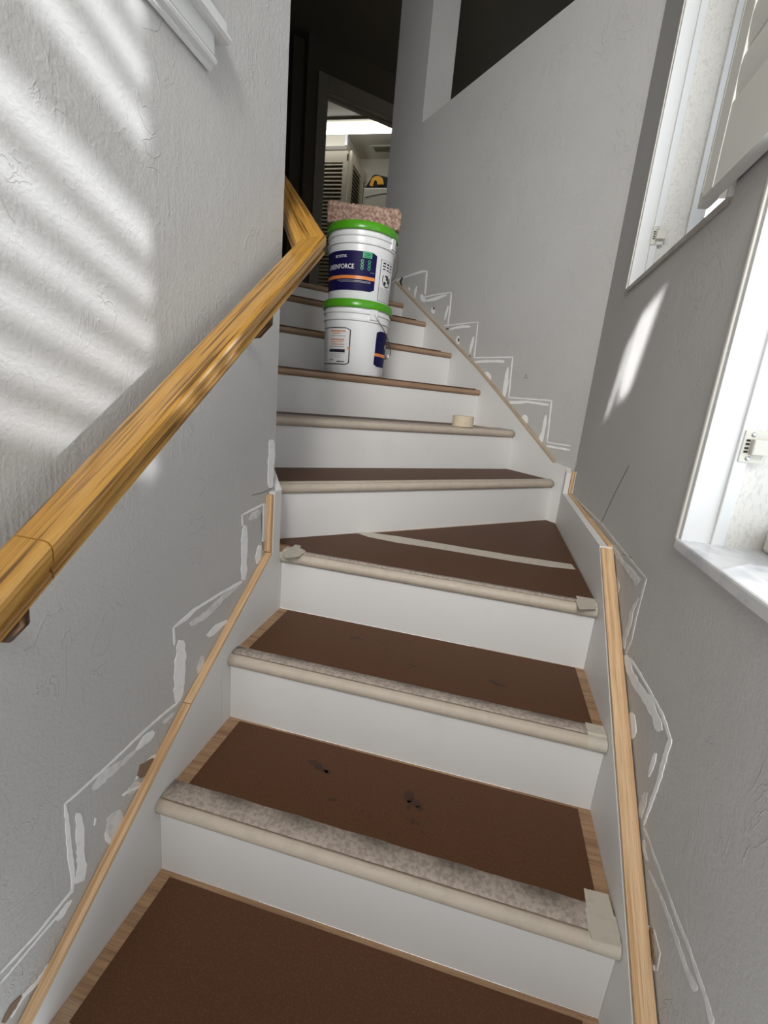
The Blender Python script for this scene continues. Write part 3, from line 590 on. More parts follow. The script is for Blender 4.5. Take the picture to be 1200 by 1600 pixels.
# upstairs: ceiling, hall, the room behind the half wall
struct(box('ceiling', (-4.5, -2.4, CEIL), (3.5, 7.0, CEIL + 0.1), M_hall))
struct(box('floor', (1.82, 0.05, FLOOR2 - 0.2), (3.82, 4.2, FLOOR2 - 0.004), M_floor, frame=UF))
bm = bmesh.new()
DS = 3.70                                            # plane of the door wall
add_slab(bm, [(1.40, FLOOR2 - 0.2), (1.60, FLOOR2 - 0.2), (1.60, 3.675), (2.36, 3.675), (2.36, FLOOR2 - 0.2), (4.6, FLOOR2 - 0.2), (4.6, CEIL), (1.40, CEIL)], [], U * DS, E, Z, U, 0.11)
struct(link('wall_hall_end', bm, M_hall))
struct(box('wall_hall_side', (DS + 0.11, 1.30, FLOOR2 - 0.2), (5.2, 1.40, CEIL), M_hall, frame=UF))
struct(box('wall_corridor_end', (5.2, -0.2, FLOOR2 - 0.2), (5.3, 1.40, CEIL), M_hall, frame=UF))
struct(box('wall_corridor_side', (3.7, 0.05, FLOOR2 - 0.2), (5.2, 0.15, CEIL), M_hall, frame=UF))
struct(box('floor_corridor', (3.82, 0.05, FLOOR2 - 0.2), (5.3, 1.40, FLOOR2 - 0.004), M_floor, frame=UF))
# door opening casing
door = structure_root('door_1', P(DS, 1.6, FLOOR2))
box('casing', (DS - 0.022, 1.50, FLOOR2), (DS, 1.588, 3.80), M_casing, door, bevel=0.004, frame=UF)
box('casing', (DS - 0.022, 2.372, FLOOR2), (DS, 2.46, 3.80), M_casing, door, bevel=0.004, frame=UF)
box('casing', (DS - 0.020, 1.588, 3.690), (DS, 2.372, 3.80), M_casing, door, bevel=0.004, frame=UF)
box('jamb', (DS - 0.006, 1.588, FLOOR2), (DS + 0.115, 1.604, 3.690), M_casing, door, frame=UF)
box('jamb', (DS - 0.006, 2.356, FLOOR2), (DS + 0.115, 2.372, 3.690), M_casing, door, frame=UF)
box('jamb', (DS - 0.006, 1.604, 3.672), (DS + 0.115, 2.356, 3.690), M_casing, door, frame=UF)
box('door_stop', (DS + 0.05, 1.604, 3.660), (DS + 0.07, 2.356, 3.672), M_casing, door, frame=UF)
# laundry room
YB = 5.41
LC = 3.86
struct(box('wall_laundry_back', (-3.2, YB, FLOOR2 - 0.2), (0.7, YB + 0.1, CEIL), M_laundry))
struct(box('wall_laundry_right', (-0.46, 4.6, FLOOR2 - 0.2), (-0.36, YB, CEIL), M_laundry))
def uvxy(s, t): v = P(s, t, 0); return (v.x, v.y)
struct(slab('ceiling_laundry', [uvxy(3.815, 1.41), uvxy(3.815, 3.4), (-0.36, YB), (-3.0, YB)], Z * LC, X, Y, Z, 0.02, M_laundry))
struct(box('floor_laundry', (-3.2, 3.75, FLOOR2 - 0.2), (0.4, YB, FLOOR2 - 0.012), M_floor))
struct(box('wall_closet_soffit', (-3.1, 4.845, 3.735), (-1.515, YB, LC), M_laundry))
struct(box('trim_1', (-1.527, 4.83, 3.74), (-1.497, 4.860, LC), M_trim))
struct(box('trim_2', (-3.1, 4.835, 3.70), (-1.50, 4.845, 3.735), M_casing))

# ------------------------------------------------------------------ plaster scars on the walls
def stroke_mesh(name, w, kind, left, right, parent, idx):
    L = list(zip(left[0::2], left[1::2])); R = list(zip(right[0::2], right[1::2]))
    if w == 'A': f = lambda a, b, d: Vector((WALL_A + d, a, b))
    elif w == 'B': f = lambda a, b, d: Vector((WALL_B - d, a, b))
    else: f = lambda a, b, d: P(a, T_C - d, b)
    d = {0: 0.0012, 1: 0.0009, 2: 0.0004, 3: 0.0016, 4: 0.0016}[kind] + (idx % 7) * 0.00004
    bm = bmesh.new()
    top = [[bm.verts.new(f(a / 1e4, b / 1e4, d)) for a, b in s] for s in (L, R)]
    bot = [[bm.verts.new(f(a / 1e4, b / 1e4, -0.002)) for a, b in s] for s in (L, R)]
    n = len(L)
    for i in range(n - 1):
        bm.faces.new([top[0][i], top[0][i + 1], top[1][i + 1], top[1][i]])
        bm.faces.new([top[0][i], bot[0][i], bot[0][i + 1], top[0][i + 1]])
        bm.faces.new([top[1][i], top[1][i + 1], bot[1][i + 1], bot[1][i]])
    bm.faces.new([top[0][0], top[1][0], bot[1][0], bot[0][0]])
    bm.faces.new([top[0][-1], bot[0][-1], bot[1][-1], top[1][-1]])
    return link(name, bm, {0: M_plaster, 1: M_plaster2 if w != 'C' else M_plaster, 2: M_pencil, 3: M_paper, 4: M_dark}[kind], parent)
for i, (w, k, l, r) in enumerate(STROKES):
    stroke_mesh({0: 'plaster_patch', 1: 'plaster_patch', 2: 'pencil_mark', 3: 'torn_hole', 4: 'wall_hole'}[k], w, k, l, r, {'A': wall_left, 'B': wall_right, 'C': wall_back}[w], i)

# ------------------------------------------------------------------ windows
def window(name, w, frame_to):
    y0, y1, z0, z1 = w
    root = structure_root(name, (WALL_B, (y0 + y1) / 2, z0))
    # white wooden shutter frame: lip on the wall, body inside the opening
    for (a, b, c, d) in ((y1 - 0.013, y1, z0, z1), (y0, y0 + 0.013, z0, z1), (y0, y1, z1 - 0.013, z1)):
        box('frame', (WALL_B - 0.006, a, c), (frame_to - 0.018, b, d), M_trim, root, bevel=0.0015)
    for (a, b, c, d) in ((y1 - 0.020, y1, z0, z1), (y0, y0 + 0.020, z0, z1)):
        box('frame_stop', (frame_to - 0.020, a, c), (frame_to, b, d), M_trim, root, bevel=0.0015)
    for (a, b) in ((y1, y1 + 0.009), (y0 - 0.009, y0)):
        box('frame_lip', (WALL_B - 0.009, a, z0 - 0.002), (WALL_B + 0.001, b, z1 + 0.009), M_shutter, root, bevel=0.002)
    # stone lined reveal
    for (a, b) in ((y1 - 0.007, y1 + 0.001), (y0 - 0.001, y0 + 0.007)):
        box('stone_reveal', (frame_to, a, z0), (WALL_B + WTH + 0.002, b, z1), M_stone, root)
    # glazed sash
    gx = WALL_B + WTH - 0.03
    for (a, b, c, d) in ((y1 - 0.016, y1 - 0.007, z0 + 0.001, z1), (y0 + 0.007, y0 + 0.04, z0 + 0.001, z1), (y0 + 0.04, y1 - 0.016, z1 - 0.04, z1), (y0 + 0.04, y1 - 0.016, z0 + 0.001, z0 + 0.035)):
        box('sash', (gx - 0.012, a, c), (gx + 0.02, b, d), M_trim, root, bevel=0.003)
    box('glass_pane', (gx, y0 + 0.035, z0 + 0.03), (gx + 0.004, y1 - 0.012, z1 - 0.03), M_glass, root)
    return root

def latch(root, x, y, z):
    """ivory magnet catch screwed on the far jamb"""
    p = box('magnet_catch', (x - 0.017, y - 0.003, z - 0.027), (x + 0.019, y, z + 0.027), M_latch, root, bevel=0.0015)
    box('catch_block', (x - 0.006, y - 0.016, z - 0.013), (x + 0.022, y - 0.003, z + 0.013), M_latch, p, bevel=0.002)
    for dz in (-0.009, -0.003, 0.004, 0.010):
        box('catch_slot', (x - 0.013, y - 0.0036, z + dz - 0.0018), (x - 0.007, y - 0.0028, z + dz + 0.0018), M_dark, p)
    for dz in (-0.020, 0.020):
        bm = bmesh.new()
        bmesh.ops.create_uvsphere(bm, u_segments=12, v_segments=6, radius=0.0042)
        for v in bm.verts: v.co = Vector((v.co.x + x - 0.004, v.co.y * 0.4 + y - 0.003, v.co.z + z + dz))
        link('screw', bm, M_steel, p, smooth=True)

win1 = window('window_1', W1, 0.979)
box('sill', (WALL_B - 0.006, W1[0] + 0.0, W1[2] - 0.013), (WALL_B + WTH, W1[1] - 0.002, W1[2] + 0.002), M_sillgrey, win1, bevel=0.002)
latch(win1, 0.974, W1[1] - 0.020, 1.600)
win2 = window('window_2', W2, 0.987)
box('sill', (WALL_B - 0.010, W2[0] - 0.01, W2[2] - 0.021), (WALL_B + WTH, W2[1] + 0.002, W2[2] + 0.001), M_marble, win2, bevel=0.004)
latch(win2, 0.988, W2[1] - 0.020, 1.008)
ck = box('window_crank', (1.045, W2[1] - 0.065, 0.832), (1.062, W2[1] - 0.020, 0.872), M_latch, win2, bevel=0.006)

# ------------------------------------------------------------------ plantation shutter folded back by the upper window
def shutter_leaf(root, x0, x1, y0, y1, z0, z1, brail=0.135):
    st = 0.050
    leaf = box('stile', (x0, y1 - st, z0), (x1, y1, z1), M_shutter, root, bevel=0.002)
    box('stile', (x0, y0, z0), (x1, y0 + st, z1), M_shutter, root, bevel=0.002)
    box('bottom_rail', (x0 + 0.001, y0 + st, z0), (x1 - 0.001, y1 - st, z0 + brail), M_shutter, root)
    box('top_rail', (x0 + 0.001, y0 + st, z1 - 0.1), (x1 - 0.001, y1 - st, z1), M_shutter, root)
    n = int((z1 - 0.1 - z0 - brail) / 0.076)
    for i in range(n):
        zc = z0 + brail + 0.038 + i * 0.076
        prof = []
        for k in range(12):
            a = 2 * math.pi * k / 12
            prof.append((0.0368 * math.cos(a), 0.0045 * math.sin(a)))
        tilt = math.radians(88)
        xc = x0 + 0.0052
        ux = Vector((math.cos(tilt) * -1, 0, math.sin(tilt))); vx = Vector((math.sin(tilt), 0, math.cos(tilt)))
        sweep('louver', prof, [(Vector((xc, y0 + st - 0.001, zc)), ux, vx), (Vector((xc, y1 - st + 0.001, zc)), ux, vx)], M_shutter, root)
shut = thing('window_shutter', 'white louvred shutter leaf folded back flat beside the upper window', 'shutter', (0.90, 0.06, 1.47))
shutter_leaf(shut, 0.893, 0.921, -0.115, 0.236, 1.468, 2.72)
box('hanging_strip', (0.9045, 0.2365, 1.468), (0.925, 0.286, 2.72), M_shutter, shut, bevel=0.002)
box('hanging_strip', (0.893, 0.2365, 1.480), (0.9045, 0.244, 2.72), M_shutter, shut)
for zz in (1.56, 2.1, 2.62):
    box('hinge', (0.8995, 0.2362, zz), (0.9047, 0.2470, zz + 0.05), M_steel, shut)

shut2 = thing('window_shutter', 'unseen white louvred leaf added to dim the lower window', 'shutter', (0.95, -0.55, 0.84))
shutter_leaf(shut2, 0.940, 0.968, -0.718, -0.30, 0.845, 2.09)  # unseen leaf added to cut daylight on the lower window's jamb and sill

# unseen slatted panel added outside the upper window to band and block the sun
ext = thing('added_sun_slats', 'unseen slatted panel added outside the upper window to band the sun', 'shutter', (1.3, 0.85, 1.4))
ea = Vector((0.342, 0.940, 0)); eb = Vector((0.940, -0.342, 0)); eo = Vector((1.14, 0.36, 0))
EF = (eo, ea, eb, Z)
EL = 1.12
zb = 1.844
for (a, b, c, d) in ((0, 0.05, 1.40, 3.45), (EL - 0.05, EL, 1.40, 3.45)):
    box('stile', (a, 0, c), (b, 0.03, d), M_ext, ext, frame=EF)
box('bottom_panel', (0.05, 0, 1.44), (EL - 0.05, 0.03, zb), M_ext, ext, frame=EF)
zz = zb + 0.070
i = 0
MID = 5
sdir = Vector((-1, -SUN_A, -SUN_B))
tiltv = (sdir.dot(eb) * eb + Vector((0, 0, sdir.z))).normalized()   # slat blades lie nearly edge on to the sun
tiltv = Matrix.Rotation(math.radians(10), 3, ea) @ tiltv
tiltn = tiltv.cross(ea).normalized()
zz0 = zz
while zz < 3.4:
    if i == MID:
        box('mid_rail', (0.05, 0, zb + 0.445), (EL - 0.05, 0.03, zb + 0.514), M_ext, ext, frame=EF)
    else:
        o1 = eo + ea * 0.05 + eb * 0.015 + Z * zz; o2 = eo + ea * (EL - 0.05) + eb * 0.015 + Z * zz
        sweep('louver', [(-0.028, -0.0065), (0.028, -0.0065), (0.028, 0.0065), (-0.028, 0.0065)], [(o1, tiltv, tiltn), (o2, tiltv, tiltn)], M_ext, ext)
    zz = zb + 0.591 if i == MID else zz + 0.073
    i += 1

# ------------------------------------------------------------------ window stool and apron high on the left wall
win3 = structure_root('window_3', (WALL_A, -0.5, 1.6))
def yprof(name, prof, y0, y1, m, parent):
    return sweep(name, prof, [(Y * y0, X, Z), (Y * y1, X, Z)], m, parent)
a0 = WALL_A
yprof('apron', [(a0, 1.560), (a0 + .006, 1.556), (a0 + .010, 1.560), (a0 + .010, 1.565), (a0 + .018, 1.567), (a0 + .020, 1.571), (a0 + .018, 1.576), (a0 + .012, 1.578), (a0 + .012, 1.581), (a0 + .0145, 1.582), (a0 + .0145, 1.612), (a0, 1.612)], -1.3, -0.040, M_trim, win3)
yprof('stool', [(a0, 1.612), (a0 + .026, 1.612), (a0 + .031, 1.616), (a0 + .031, 1.620), (a0 + .028, 1.624), (a0 + .022, 1.625), (a0 + .022, 1.627), (a0 + .020, 1.645), (a0, 1.647)], -1.3, -0.012, M_trim, win3)
box('casing', (a0, -0.115, 1.646), (a0 + 0.013, -0.057, 3.0), M_trim, win3, bevel=0.003)
box('panel', (a0, -1.3, 1.646), (a0 + 0.004, -0.115, 3.0), M_laundry, win3)

# ================================================================== stairs
R0 = 0.185
STEPN = [  # name order words, z top
]
def bull(y_front, z_top, depth_back, th=0.030):
    """side profile of a tread in (forward, up): rounded front edge at y_front"""
    r = th / 2
    pts = [(y_front + r + r * math.cos(a), z_top - r + r * math.sin(a)) for a in [math.radians(90 + 180 * k / 10) for k in range(11)]]
    return pts + [(y_front + depth_back, z_top - th), (y_front + depth_back, z_top)]

def lower_tread(name_label, zt, yf, yback, nose_taped, zprev, riser_label=None):
    t = thing('stair_step', name_label, 'stair step', ((SK_L + SK_R) / 2, yf, zprev))
    w0, w1 = SK_L + 0.0005, SK_R - 0.0005
    prof = bull(yf, zt, 0.052)
    sweep('nosing', prof, [(X * w0, Y, Z), (X * w1, Y, Z)], M_nose, t, smooth=False)
    box('tread', (w0, yf + 0.052, zt - 0.03), (w1, yback, zt), M_oak, t, uv_axis=(1, 0, 0))
    box('riser', (w0, yf + 0.014, zprev + 0.0003), (w1, yf + 0.030, zt - 0.030), M_white, t, uv_axis=None)
    return t

YN = {'A': -0.520, 'B': -0.253, 'C': 0.0139, 'D': 0.2925}
ZN = {'A': 0.0, 'B': 0.185, 'C': 0.370, 'D': 0.555}
lower_tread('lowest stair step in view, cut off by the photo bottom', ZN['A'], YN['A'], YN['B'] + 0.014, True, -0.185)
lower_tread('stair step with the lowest full white riser and the widest band of tape', ZN['B'], YN['B'], YN['C'] + 0.014, True, ZN['A'])
lower_tread('stair step just below the turn, second white riser from the bottom', ZN['C'], YN['C'], YN['D'] + 0.014, True, ZN['B'])

# --- the wedge shaped turning step
SN = [0.324, 0.606, 0.899, 1.190, 1.488, 1.777]
ZU = [0.738, 0.927, 1.112, 1.308, 1.500, FLOOR2]
RS = SN[0] + 0.014
def xy(s, t): v = P(s, t, 0); return (v.x, v.y)
cornerR = (SK_R, (T_SK - SK_R * E.x) / E.y)
cornerL = (SK_L, T_SKL / E.y)
stepD = thing('stair_step', 'large wedge-shaped turning step with an inside corner at left', 'stair step', (0.45, 0.4, ZN['C']))
sweep('nosing', bull(YN['D'], ZN['D'], 0.052), [(X * 0.0005, Y, Z), (X * (SK_R - 0.0005), Y, Z)], M_nose, stepD)
poly = [(0.0005, YN['D'] + 0.052), (SK_R - 0.0005, YN['D'] + 0.052), (cornerR[0] - 0.0005, cornerR[1] - 0.0005), xy(RS, T_SK - 0.0005), xy(RS, T_SKL + 0.0005)]
slab('tread', poly, Z * (ZN['D'] - 0.03), X, Y, Z, 0.03, M_oak, stepD, uv_axis=(1, 0, 0))
box('riser_return', (-0.018, cornerL[1] + 0.0005, 0.25), (0.0003, YN['D'] + 0.0138, ZN['D'] - 0.001), M_white, stepD)
box('riser', (-0.013, YN['D'] + 0.014, ZN['C'] + 0.0003), (SK_R - 0.0005, YN['D'] + 0.030, ZN['D'] - 0.03), M_white, stepD)

# --- turned flight
UP_LABELS = [
 'first stair step after the turn, with a creased taped front edge',
 'stair step that carries the roll of tape',
 'stair step with a bare oak front edge that carries the two stacked pails',
 'stair step with bare oak front edge directly behind the lower pail',
 'stair step with bare oak front edge level with the green lid of the lower pail',
 'topmost stair step, its short oak edge showing between handrail and upper pail']
for k in range(6):
    s, z = SN[k], ZU[k]
    zp = ZN['D'] if k == 0 else ZU[k - 1]
    sb = SN[k + 1] + 0.014 if k < 5 else 1.83
    st = thing('stair_step', UP_LABELS[k], 'stair step', P(s, 0.8, zp))
    a, b = T_SKL + 0.0005, T_SK - 0.0005
    sweep('nosing', bull(0, 0, 0.045), [(P(s, a, z), U, Z), (P(s, b, z), U, Z)], M_nose, st)
    box('tread', (s + 0.045, a, z - 0.03), (sb, b, z), M_oak, st, frame=UF, uv_axis=E)
    box('riser', (s + 0.014, a, zp + 0.0003), (s + 0.030, b, z - 0.03), M_white, st, frame=UF)

# ------------------------------------------------------------------ brown protection boards lying on the treads
BT = 0.0032
def board(label, lo, hi, z, parentframe=None, group='brown protection boards on the treads'):
    o = box('protection_board', (lo[0], lo[1], z + 0.0002), (hi[0], hi[1], z + BT), M_board, frame=parentframe)
    return tag(o, label, 'protection board', group)
b0 = board('brown hardboard sheet on the lowest tread, cut off by the photo bottom', (0.030, YN['A'] + 0.025), (SK_R - 0.030, YN['B'] + 0.014 - 0.013), ZN['A'])
b1 = board('brown hardboard sheet with dark scuffs in its middle, on the second tread from the bottom', (0.034, YN['B'] + 0.025), (SK_R - 0.028, YN['C'] + 0.014 - 0.010), ZN['B'])
b2 = board('brown hardboard sheet on the tread just below the turning step', (0.030, YN['C'] + 0.025), (SK_R - 0.024, YN['D'] + 0.014 - 0.008), ZN['C'])
def poly_board(label, pts, z):
    o = slab('protection_board', pts, Z * (z + 0.0002), X, Y, Z, BT, M_board)
    return tag(o, label, 'protection board', 'brown protection boards on the treads')
YS = 0.590
xs = lambda y: (y - RS * U.y) / E.y * E.x + RS * U.x     # x on the riser line at a given y
poly_board('front, wider brown hardboard sheet on the wedge-shaped turning step', [(0.002, YN['D'] + 0.025), (SK_R - 0.002, YN['D'] + 0.025), (SK_R - 0.002, YS - 0.001), (xs(YS) + 0.006, YS - 0.001), (xs(0.37) + 0.006, 0.37), (0.002, 0.37)], ZN['D'])
poly_board('rear triangular brown hardboard sheet on the turning step', [(xs(YS) + 0.028, YS + 0.001), (SK_R - 0.003, YS + 0.001), (cornerR[0] - 0.004, cornerR[1] - 0.02), (P(RS - 0.012, T_SK - 0.01, 0).x, P(RS - 0.012, T_SK - 0.01, 0).y)], ZN['D'])
E_frame = UF
tag(slab('protection_board', [(SN[0] + 0.027, T_SKL + 0.075), (SN[0] + 0.027, T_SK - 0.012), (SN[1] + 0.008, T_SK - 0.012), (SN[1] + 0.008, T_SKL + 0.003), (SN[0] + 0.075, T_SKL + 0.003)], Z * (ZU[0] + 0.0002), U, E, Z, BT, M_board),
    'brown hardboard sheet on the first tread after the turn, cut corner at left', 'protection board', 'brown protection boards on the treads')
UB = ['brown hardboard sheet under the roll of tape', 'brown hardboard sheet under the lower pail', 'brown hardboard sheet on the tread directly behind the lower pail',
      'brown hardboard sheet on the second tread above the one with the pails']
for k in range(1, 5):
    board(UB[k - 1], (SN[k] + 0.006 if k > 1 else SN[k] + 0.026, T_SKL + 0.003), (SN[k + 1] + 0.010, T_SK - (0.030 if k == 2 else 0.075 if k > 2 else 0.10)), ZU[k], UF)

# scuffs on the boards
def blot(parent, cx, cy, z, rx, ry, ang, m, name, seed):
    rnd = random.Random(seed); bm = bmesh.new(); n = 14
    ring = []
    for i in range(n):
        a = 2 * math.pi * i / n; k = 1 + rnd.uniform(-0.45, 0.35)
        u, v = rx * k * math.cos(a), ry * k * math.sin(a)
        ring.append(bm.verts.new((cx + u * math.cos(ang) - v * math.sin(ang), cy + u * math.sin(ang) + v * math.cos(ang), z + 0.00035)))
    low = [bm.verts.new(v.co - Z * 0.0006) for v in ring]
    c = bm.verts.new((cx, cy, z + 0.00035))
    for i in range(n):
        j = (i + 1) % n
        bm.faces.new([ring[i], ring[j], c]).smooth = False; bm.faces.new([ring[i], low[i], low[j], ring[j]])
    return link(name, bm, m, parent)
for (x, y, rx, ry, an, sd) in SCUFFS1:
    blot(b1, x, y, ZN['B'] + BT, rx, ry, an, M_boardstain, 'scuff', sd)
for (x, y, rx, ry, an, sd) in SCUFFS2:
    blot(b2, x, y, ZN['C'] + BT, rx, ry, an, M_boardstain, 'scuff', sd)

# ------------------------------------------------------------------ masking tape
def nose_tape(label, frame, yf, z, w0, w1, back, drop=True, raise_=BT, m=M_tape, mtop=M_tapetop):
    """tape folded over a rounded nosing; frame=(origin, forward, across)"""
    o, fw, ac = frame
    r = 0.0163; th = 0.0008
    arc = [(yf + 0.015 + r * math.cos(a), z - 0.015 + r * math.sin(a)) for a in [math.radians(90 + 170 * k / 12) for k in range(13)]]
    out = arc
    inn = [(yf + 0.015 + (r - th) * math.cos(a), z - 0.015 + (r - th) * math.sin(a)) for a in [math.radians(90 + 170 * k / 12) for k in range(13)]]
    n = 40
    rnd = random.Random(int(yf * 1000) + int(z * 1000))
    root = thing('masking_tape', label, 'tape', o + fw * yf + ac * ((w0 + w1) / 2) + Z * z, group='masking tape over the nosings')
    def strip(name, ol, il, mm, wob=0.0):
        bm = bmesh.new(); prev = None
        ph = rnd.uniform(0, 6)
        for i in range(n + 1):
            w = w0 + (w1 - w0) * i / n
            q = wob * math.sin(i * 0.9 + ph) + rnd.uniform(-wob, wob) * 0.6
            a = [bm.verts.new(o + fw * (p[0] + (q if kk == 0 and name != 'folded_edge' else 0)) + ac * w + Z * (p[1] + (abs(q) * 0.25))) for kk, p in enumerate(ol)]
            b = [bm.verts.new(o + fw * p[0] + ac * w + Z * p[1]) for p in il]
            if prev:
                pa, pb = prev
                for k2 in range(len(a) - 1):
                    bm.faces.new([pa[k2], pa[k2 + 1], a[k2 + 1], a[k2]])
                    bm.faces.new([pb[k2 + 1], pb[k2], b[k2], b[k2 + 1]])
                for k2 in (0, len(a) - 1):
                    bm.faces.new([pa[k2], a[k2], b[k2], pb[k2]])
            else:
                for k2 in range(len(a) - 1): bm.faces.new([a[k2], a[k2 + 1], b[k2 + 1], b[k2]])
            prev = (a, b)
        a, b = prev
        for k2 in range(len(a) - 1): bm.faces.new([a[k2 + 1], a[k2], b[k2], b[k2 + 1]])
        return link(name, bm, mm, root, smooth=True)
    strip('folded_edge', out, inn, m, 0.0012)
    zt = z + raise_ + 0.0012
    strip('top_band', [(yf + back, zt), (yf + 0.022, zt), (yf + 0.017, z + 0.0014)], [(yf + back, z + raise_ + 0.0004), (yf + 0.022, z + raise_ + 0.0004), (yf + 0.017, z + 0.0004)], mtop, 0.0008)
    return root
FL = (O0, Y, X)
nose_tape('beige masking tape along the lowest taped nosing, wide mottled band on top', FL, YN['B'], ZN['B'], 0.001, SK_R - 0.001, 0.062)
nose_tape('beige masking tape along the nosing just below the turning step', FL, YN['C'], ZN['C'], 0.001, SK_R - 0.001, 0.046)
nose_tape('beige masking tape along the front edge of the wedge-shaped turning step', FL, YN['D'], ZN['D'], 0.001, SK_R - 0.001, 0.034, mtop=M_tapetop)
FU = (O0, U, E)
nose_tape('creased beige masking tape along the first nosing after the turn', FU, SN[0], ZU[0], T_SKL + 0.004, T_SK - 0.002, 0.036, m=M_tape, mtop=M_tape)
nose_tape('greyish masking tape on the nosing below the roll of tape', FU, SN[1], ZU[1], T_SKL + 0.004, T_SK - 0.002, 0.120, mtop=M_tapetop)

def tape_piece(label, pts, z, m=M_tapepale, thick=0.0008, O=O0, a=X, b=Y):
    o = slab('masking_tape_piece', pts, O + Z * z, a, b, Z, thick, m)
    return tag(o, label, 'tape', 'short pieces of masking tape')
zb_ = ZN['B'] + BT + 0.0012
tape_piece('pale L-shaped piece of tape at the right end of the lowest taped nosing', TAPE_B, zb_)
tape_piece('small square of tape at the right end of the turning step nosing', TAPE_D, ZN['D'] + BT + 0.0012)
tape_piece('torn slanting piece of tape at the left end of the turning step nosing', TAPE_DL, ZN['D'] + BT + 0.0014)
o = tag(slab('masking_tape_seam', TAPE_SEAM, Z * (ZN['D'] + BT + 0.0003), X, Y, Z, 0.0009, M_tapepale), 'long pale tape strip over the seam between the two boards of the turning step', 'tape')
# wrapped tape collars over the nosing ends
def collar(label, x0, x1, yf, z):
    r = 0.0167
    prof = [(yf + 0.015 + r * math.cos(a), z - 0.015 + r * math.sin(a)) for a in [math.radians(90 + 175 * k / 12) for k in range(13)]]
    prof = [(yf + 0.05, z + BT + 0.0022), (yf + 0.020, z + BT + 0.0020)] + prof
    inner = [(p[0] + 0.0005, p[1] - 0.0005) for p in reversed(prof)]
    o = sweep('masking_tape_collar', prof + inner, [(X * x0, Y, Z), (X * x1, Y, Z)], M_tapepale)
    return tag(o, label, 'tape', 'short pieces of masking tape')
collar('pale tape wrapped round the right end of the lowest taped nosing', SK_R - 0.052, SK_R - 0.001, YN['B'], ZN['B'])
collar('pale tape wrapped round the right end of the nosing just below the turning step', SK_R - 0.040, SK_R - 0.001, YN['C'], ZN['C'])
collar('pale tape wrapped round the right end of the turning step nosing', SK_R - 0.050, SK_R - 0.001, YN['D'], ZN['D'])
collar('pale tape wrapped round the left end of the turning step nosing', 0.001, 0.050, YN['D'], ZN['D'])

# ------------------------------------------------------------------ skirt boards
def skirt(label, pts, O, a, b, n, th):
    return tag(slab('skirt_board', pts, O, a, b, n, th, M_white), label, 'skirt board')
LT = lambda y: 0.4265 + 0.715 * y if y < -0.131 else 0.4093 + 0.6380 * (y + 0.0265) + 0.0068   # top line of the left skirt
def ltop(y):
    if y <= -0.131: return 0.332 + 0.725 * (y + 0.131)
    return 0.332 + 0.638 * (y + 0.131)
skirt('white skirt board along the lower left wall, up to its pencilled joint', [(-1.2, -0.6), (-0.012, -0.6), (-0.012, 0.36), (0.020, ltop(0.02)), (-0.131, ltop(-0.131)), (-1.2, ltop(-1.2))], X * (SK_L), Y, Z, -X, 0.018)
skirt('white primed skirt board at lower left that rises to the corner post', [(-0.011, -0.1), (cornerL[1], -0.1), (cornerL[1], 0.748), (0.243, 0.748), (0.243, ltop(0.243)), (0.0215, ltop(0.0215)), (-0.011, 0.36)], X * (SK_L), Y, Z, -X, 0.018)
us0 = cornerL[1] * U.y + SK_L * U.x
sk = skirt('white primed skirt board going up the left side after the turn', [(us0, 0.3), (1.8, 0.9), (1.8, 1.70), (us0, 0.748)], E * T_SKL, U, Z, -E, 0.019)
# right side
def rtop(y):
    if y < 0.065: return 0.433 + 0.705 * (y - 0.065)
    return 0.433 + 0.738 * (y - 0.065)
RYT = 0.413
skirt('white primed skirt board along the lower right wall', [(-1.0, -0.6), (0.300, -0.6), (0.300, 0.40), (0.413, 0.688), (0.065, rtop(0.065)), (-1.0, rtop(-1.0))], X * SK_R, Y, Z, X, 0.033)
skirt('white primed skirt board on the right wall beside the turning step', [(0.301, -0.1), (1.165, -0.1), (1.165, 0.700), (0.414, 0.690), (0.301, 0.402)], X * SK_R, Y, Z, X, 0.033)
skirt('short upright white skirt piece in the far right corner', [(1.166, 0.3), (cornerR[1], 0.3), (cornerR[1], 0.806), (1.166, 0.790)], X * SK_R, Y, Z, X, 0.020)
cs = cornerR[1] * U.y + cornerR[0] * U.x
CT = [(cs, 0.806), (0.352, 0.816), (0.651, 1.019), (0.956, 1.220), (1.345, 1.448), (1.880, 1.760), (1.93, 1.79)]
skirt('long white primed skirt board going up the right side after the turn', [(cs, 0.3), (1.93, 1.1)] + list(reversed(CT)), E * T_SK, U, Z, E, 0.0175)

# nailing strips on top of the skirts
def strip(label, p0, p1, up, side, w, th, m):
    """bar from p0 to p1; 'side' = width direction, 'up' = thickness direction"""
    d = (p1 - p0)
    o = sweep('wood_strip', [(0, 0), (w, 0), (w, th), (0, th)], [(p0, side, up), (p1, side, up)], m)
    return tag(o, label, 'wood strip')
nl = lambda sl: Vector((0, -sl, 1)).normalized()
def mkstrip(label, a, b, x0, x1, th, m):
    (ya, za), (yb, zb2) = a, b
    up = Vector((0, -(zb2 - za), yb - ya)).normalized()
    return strip(label, Vector((x0, ya, za)), Vector((x0, yb, zb2)), up, X, x1 - x0, th, m)
s1 = mkstrip('knotty pine strip on top of the lower left skirt board', (-1.2, ltop(-1.2)), (-0.131, ltop(-0.131)), WALL_A + 0.001, SK_L, 0.006, M_pine)
mkstrip('pine strip on the left skirt board just before the corner post', (-0.130, ltop(-0.13)), (0.240, ltop(0.24)), WALL_A + 0.001, SK_L, 0.006, M_pine)
bm = bmesh.new(); add_box(bm, (WALL_A + 0.001, 0.228, 0.578), (SK_L - 0.002, 0.2428, 0.742))
tag(link('wood_strip', bm, M_pine, uv_axis=(0, 0, 1)), 'short upright pine strip at the left corner post', 'wood strip')
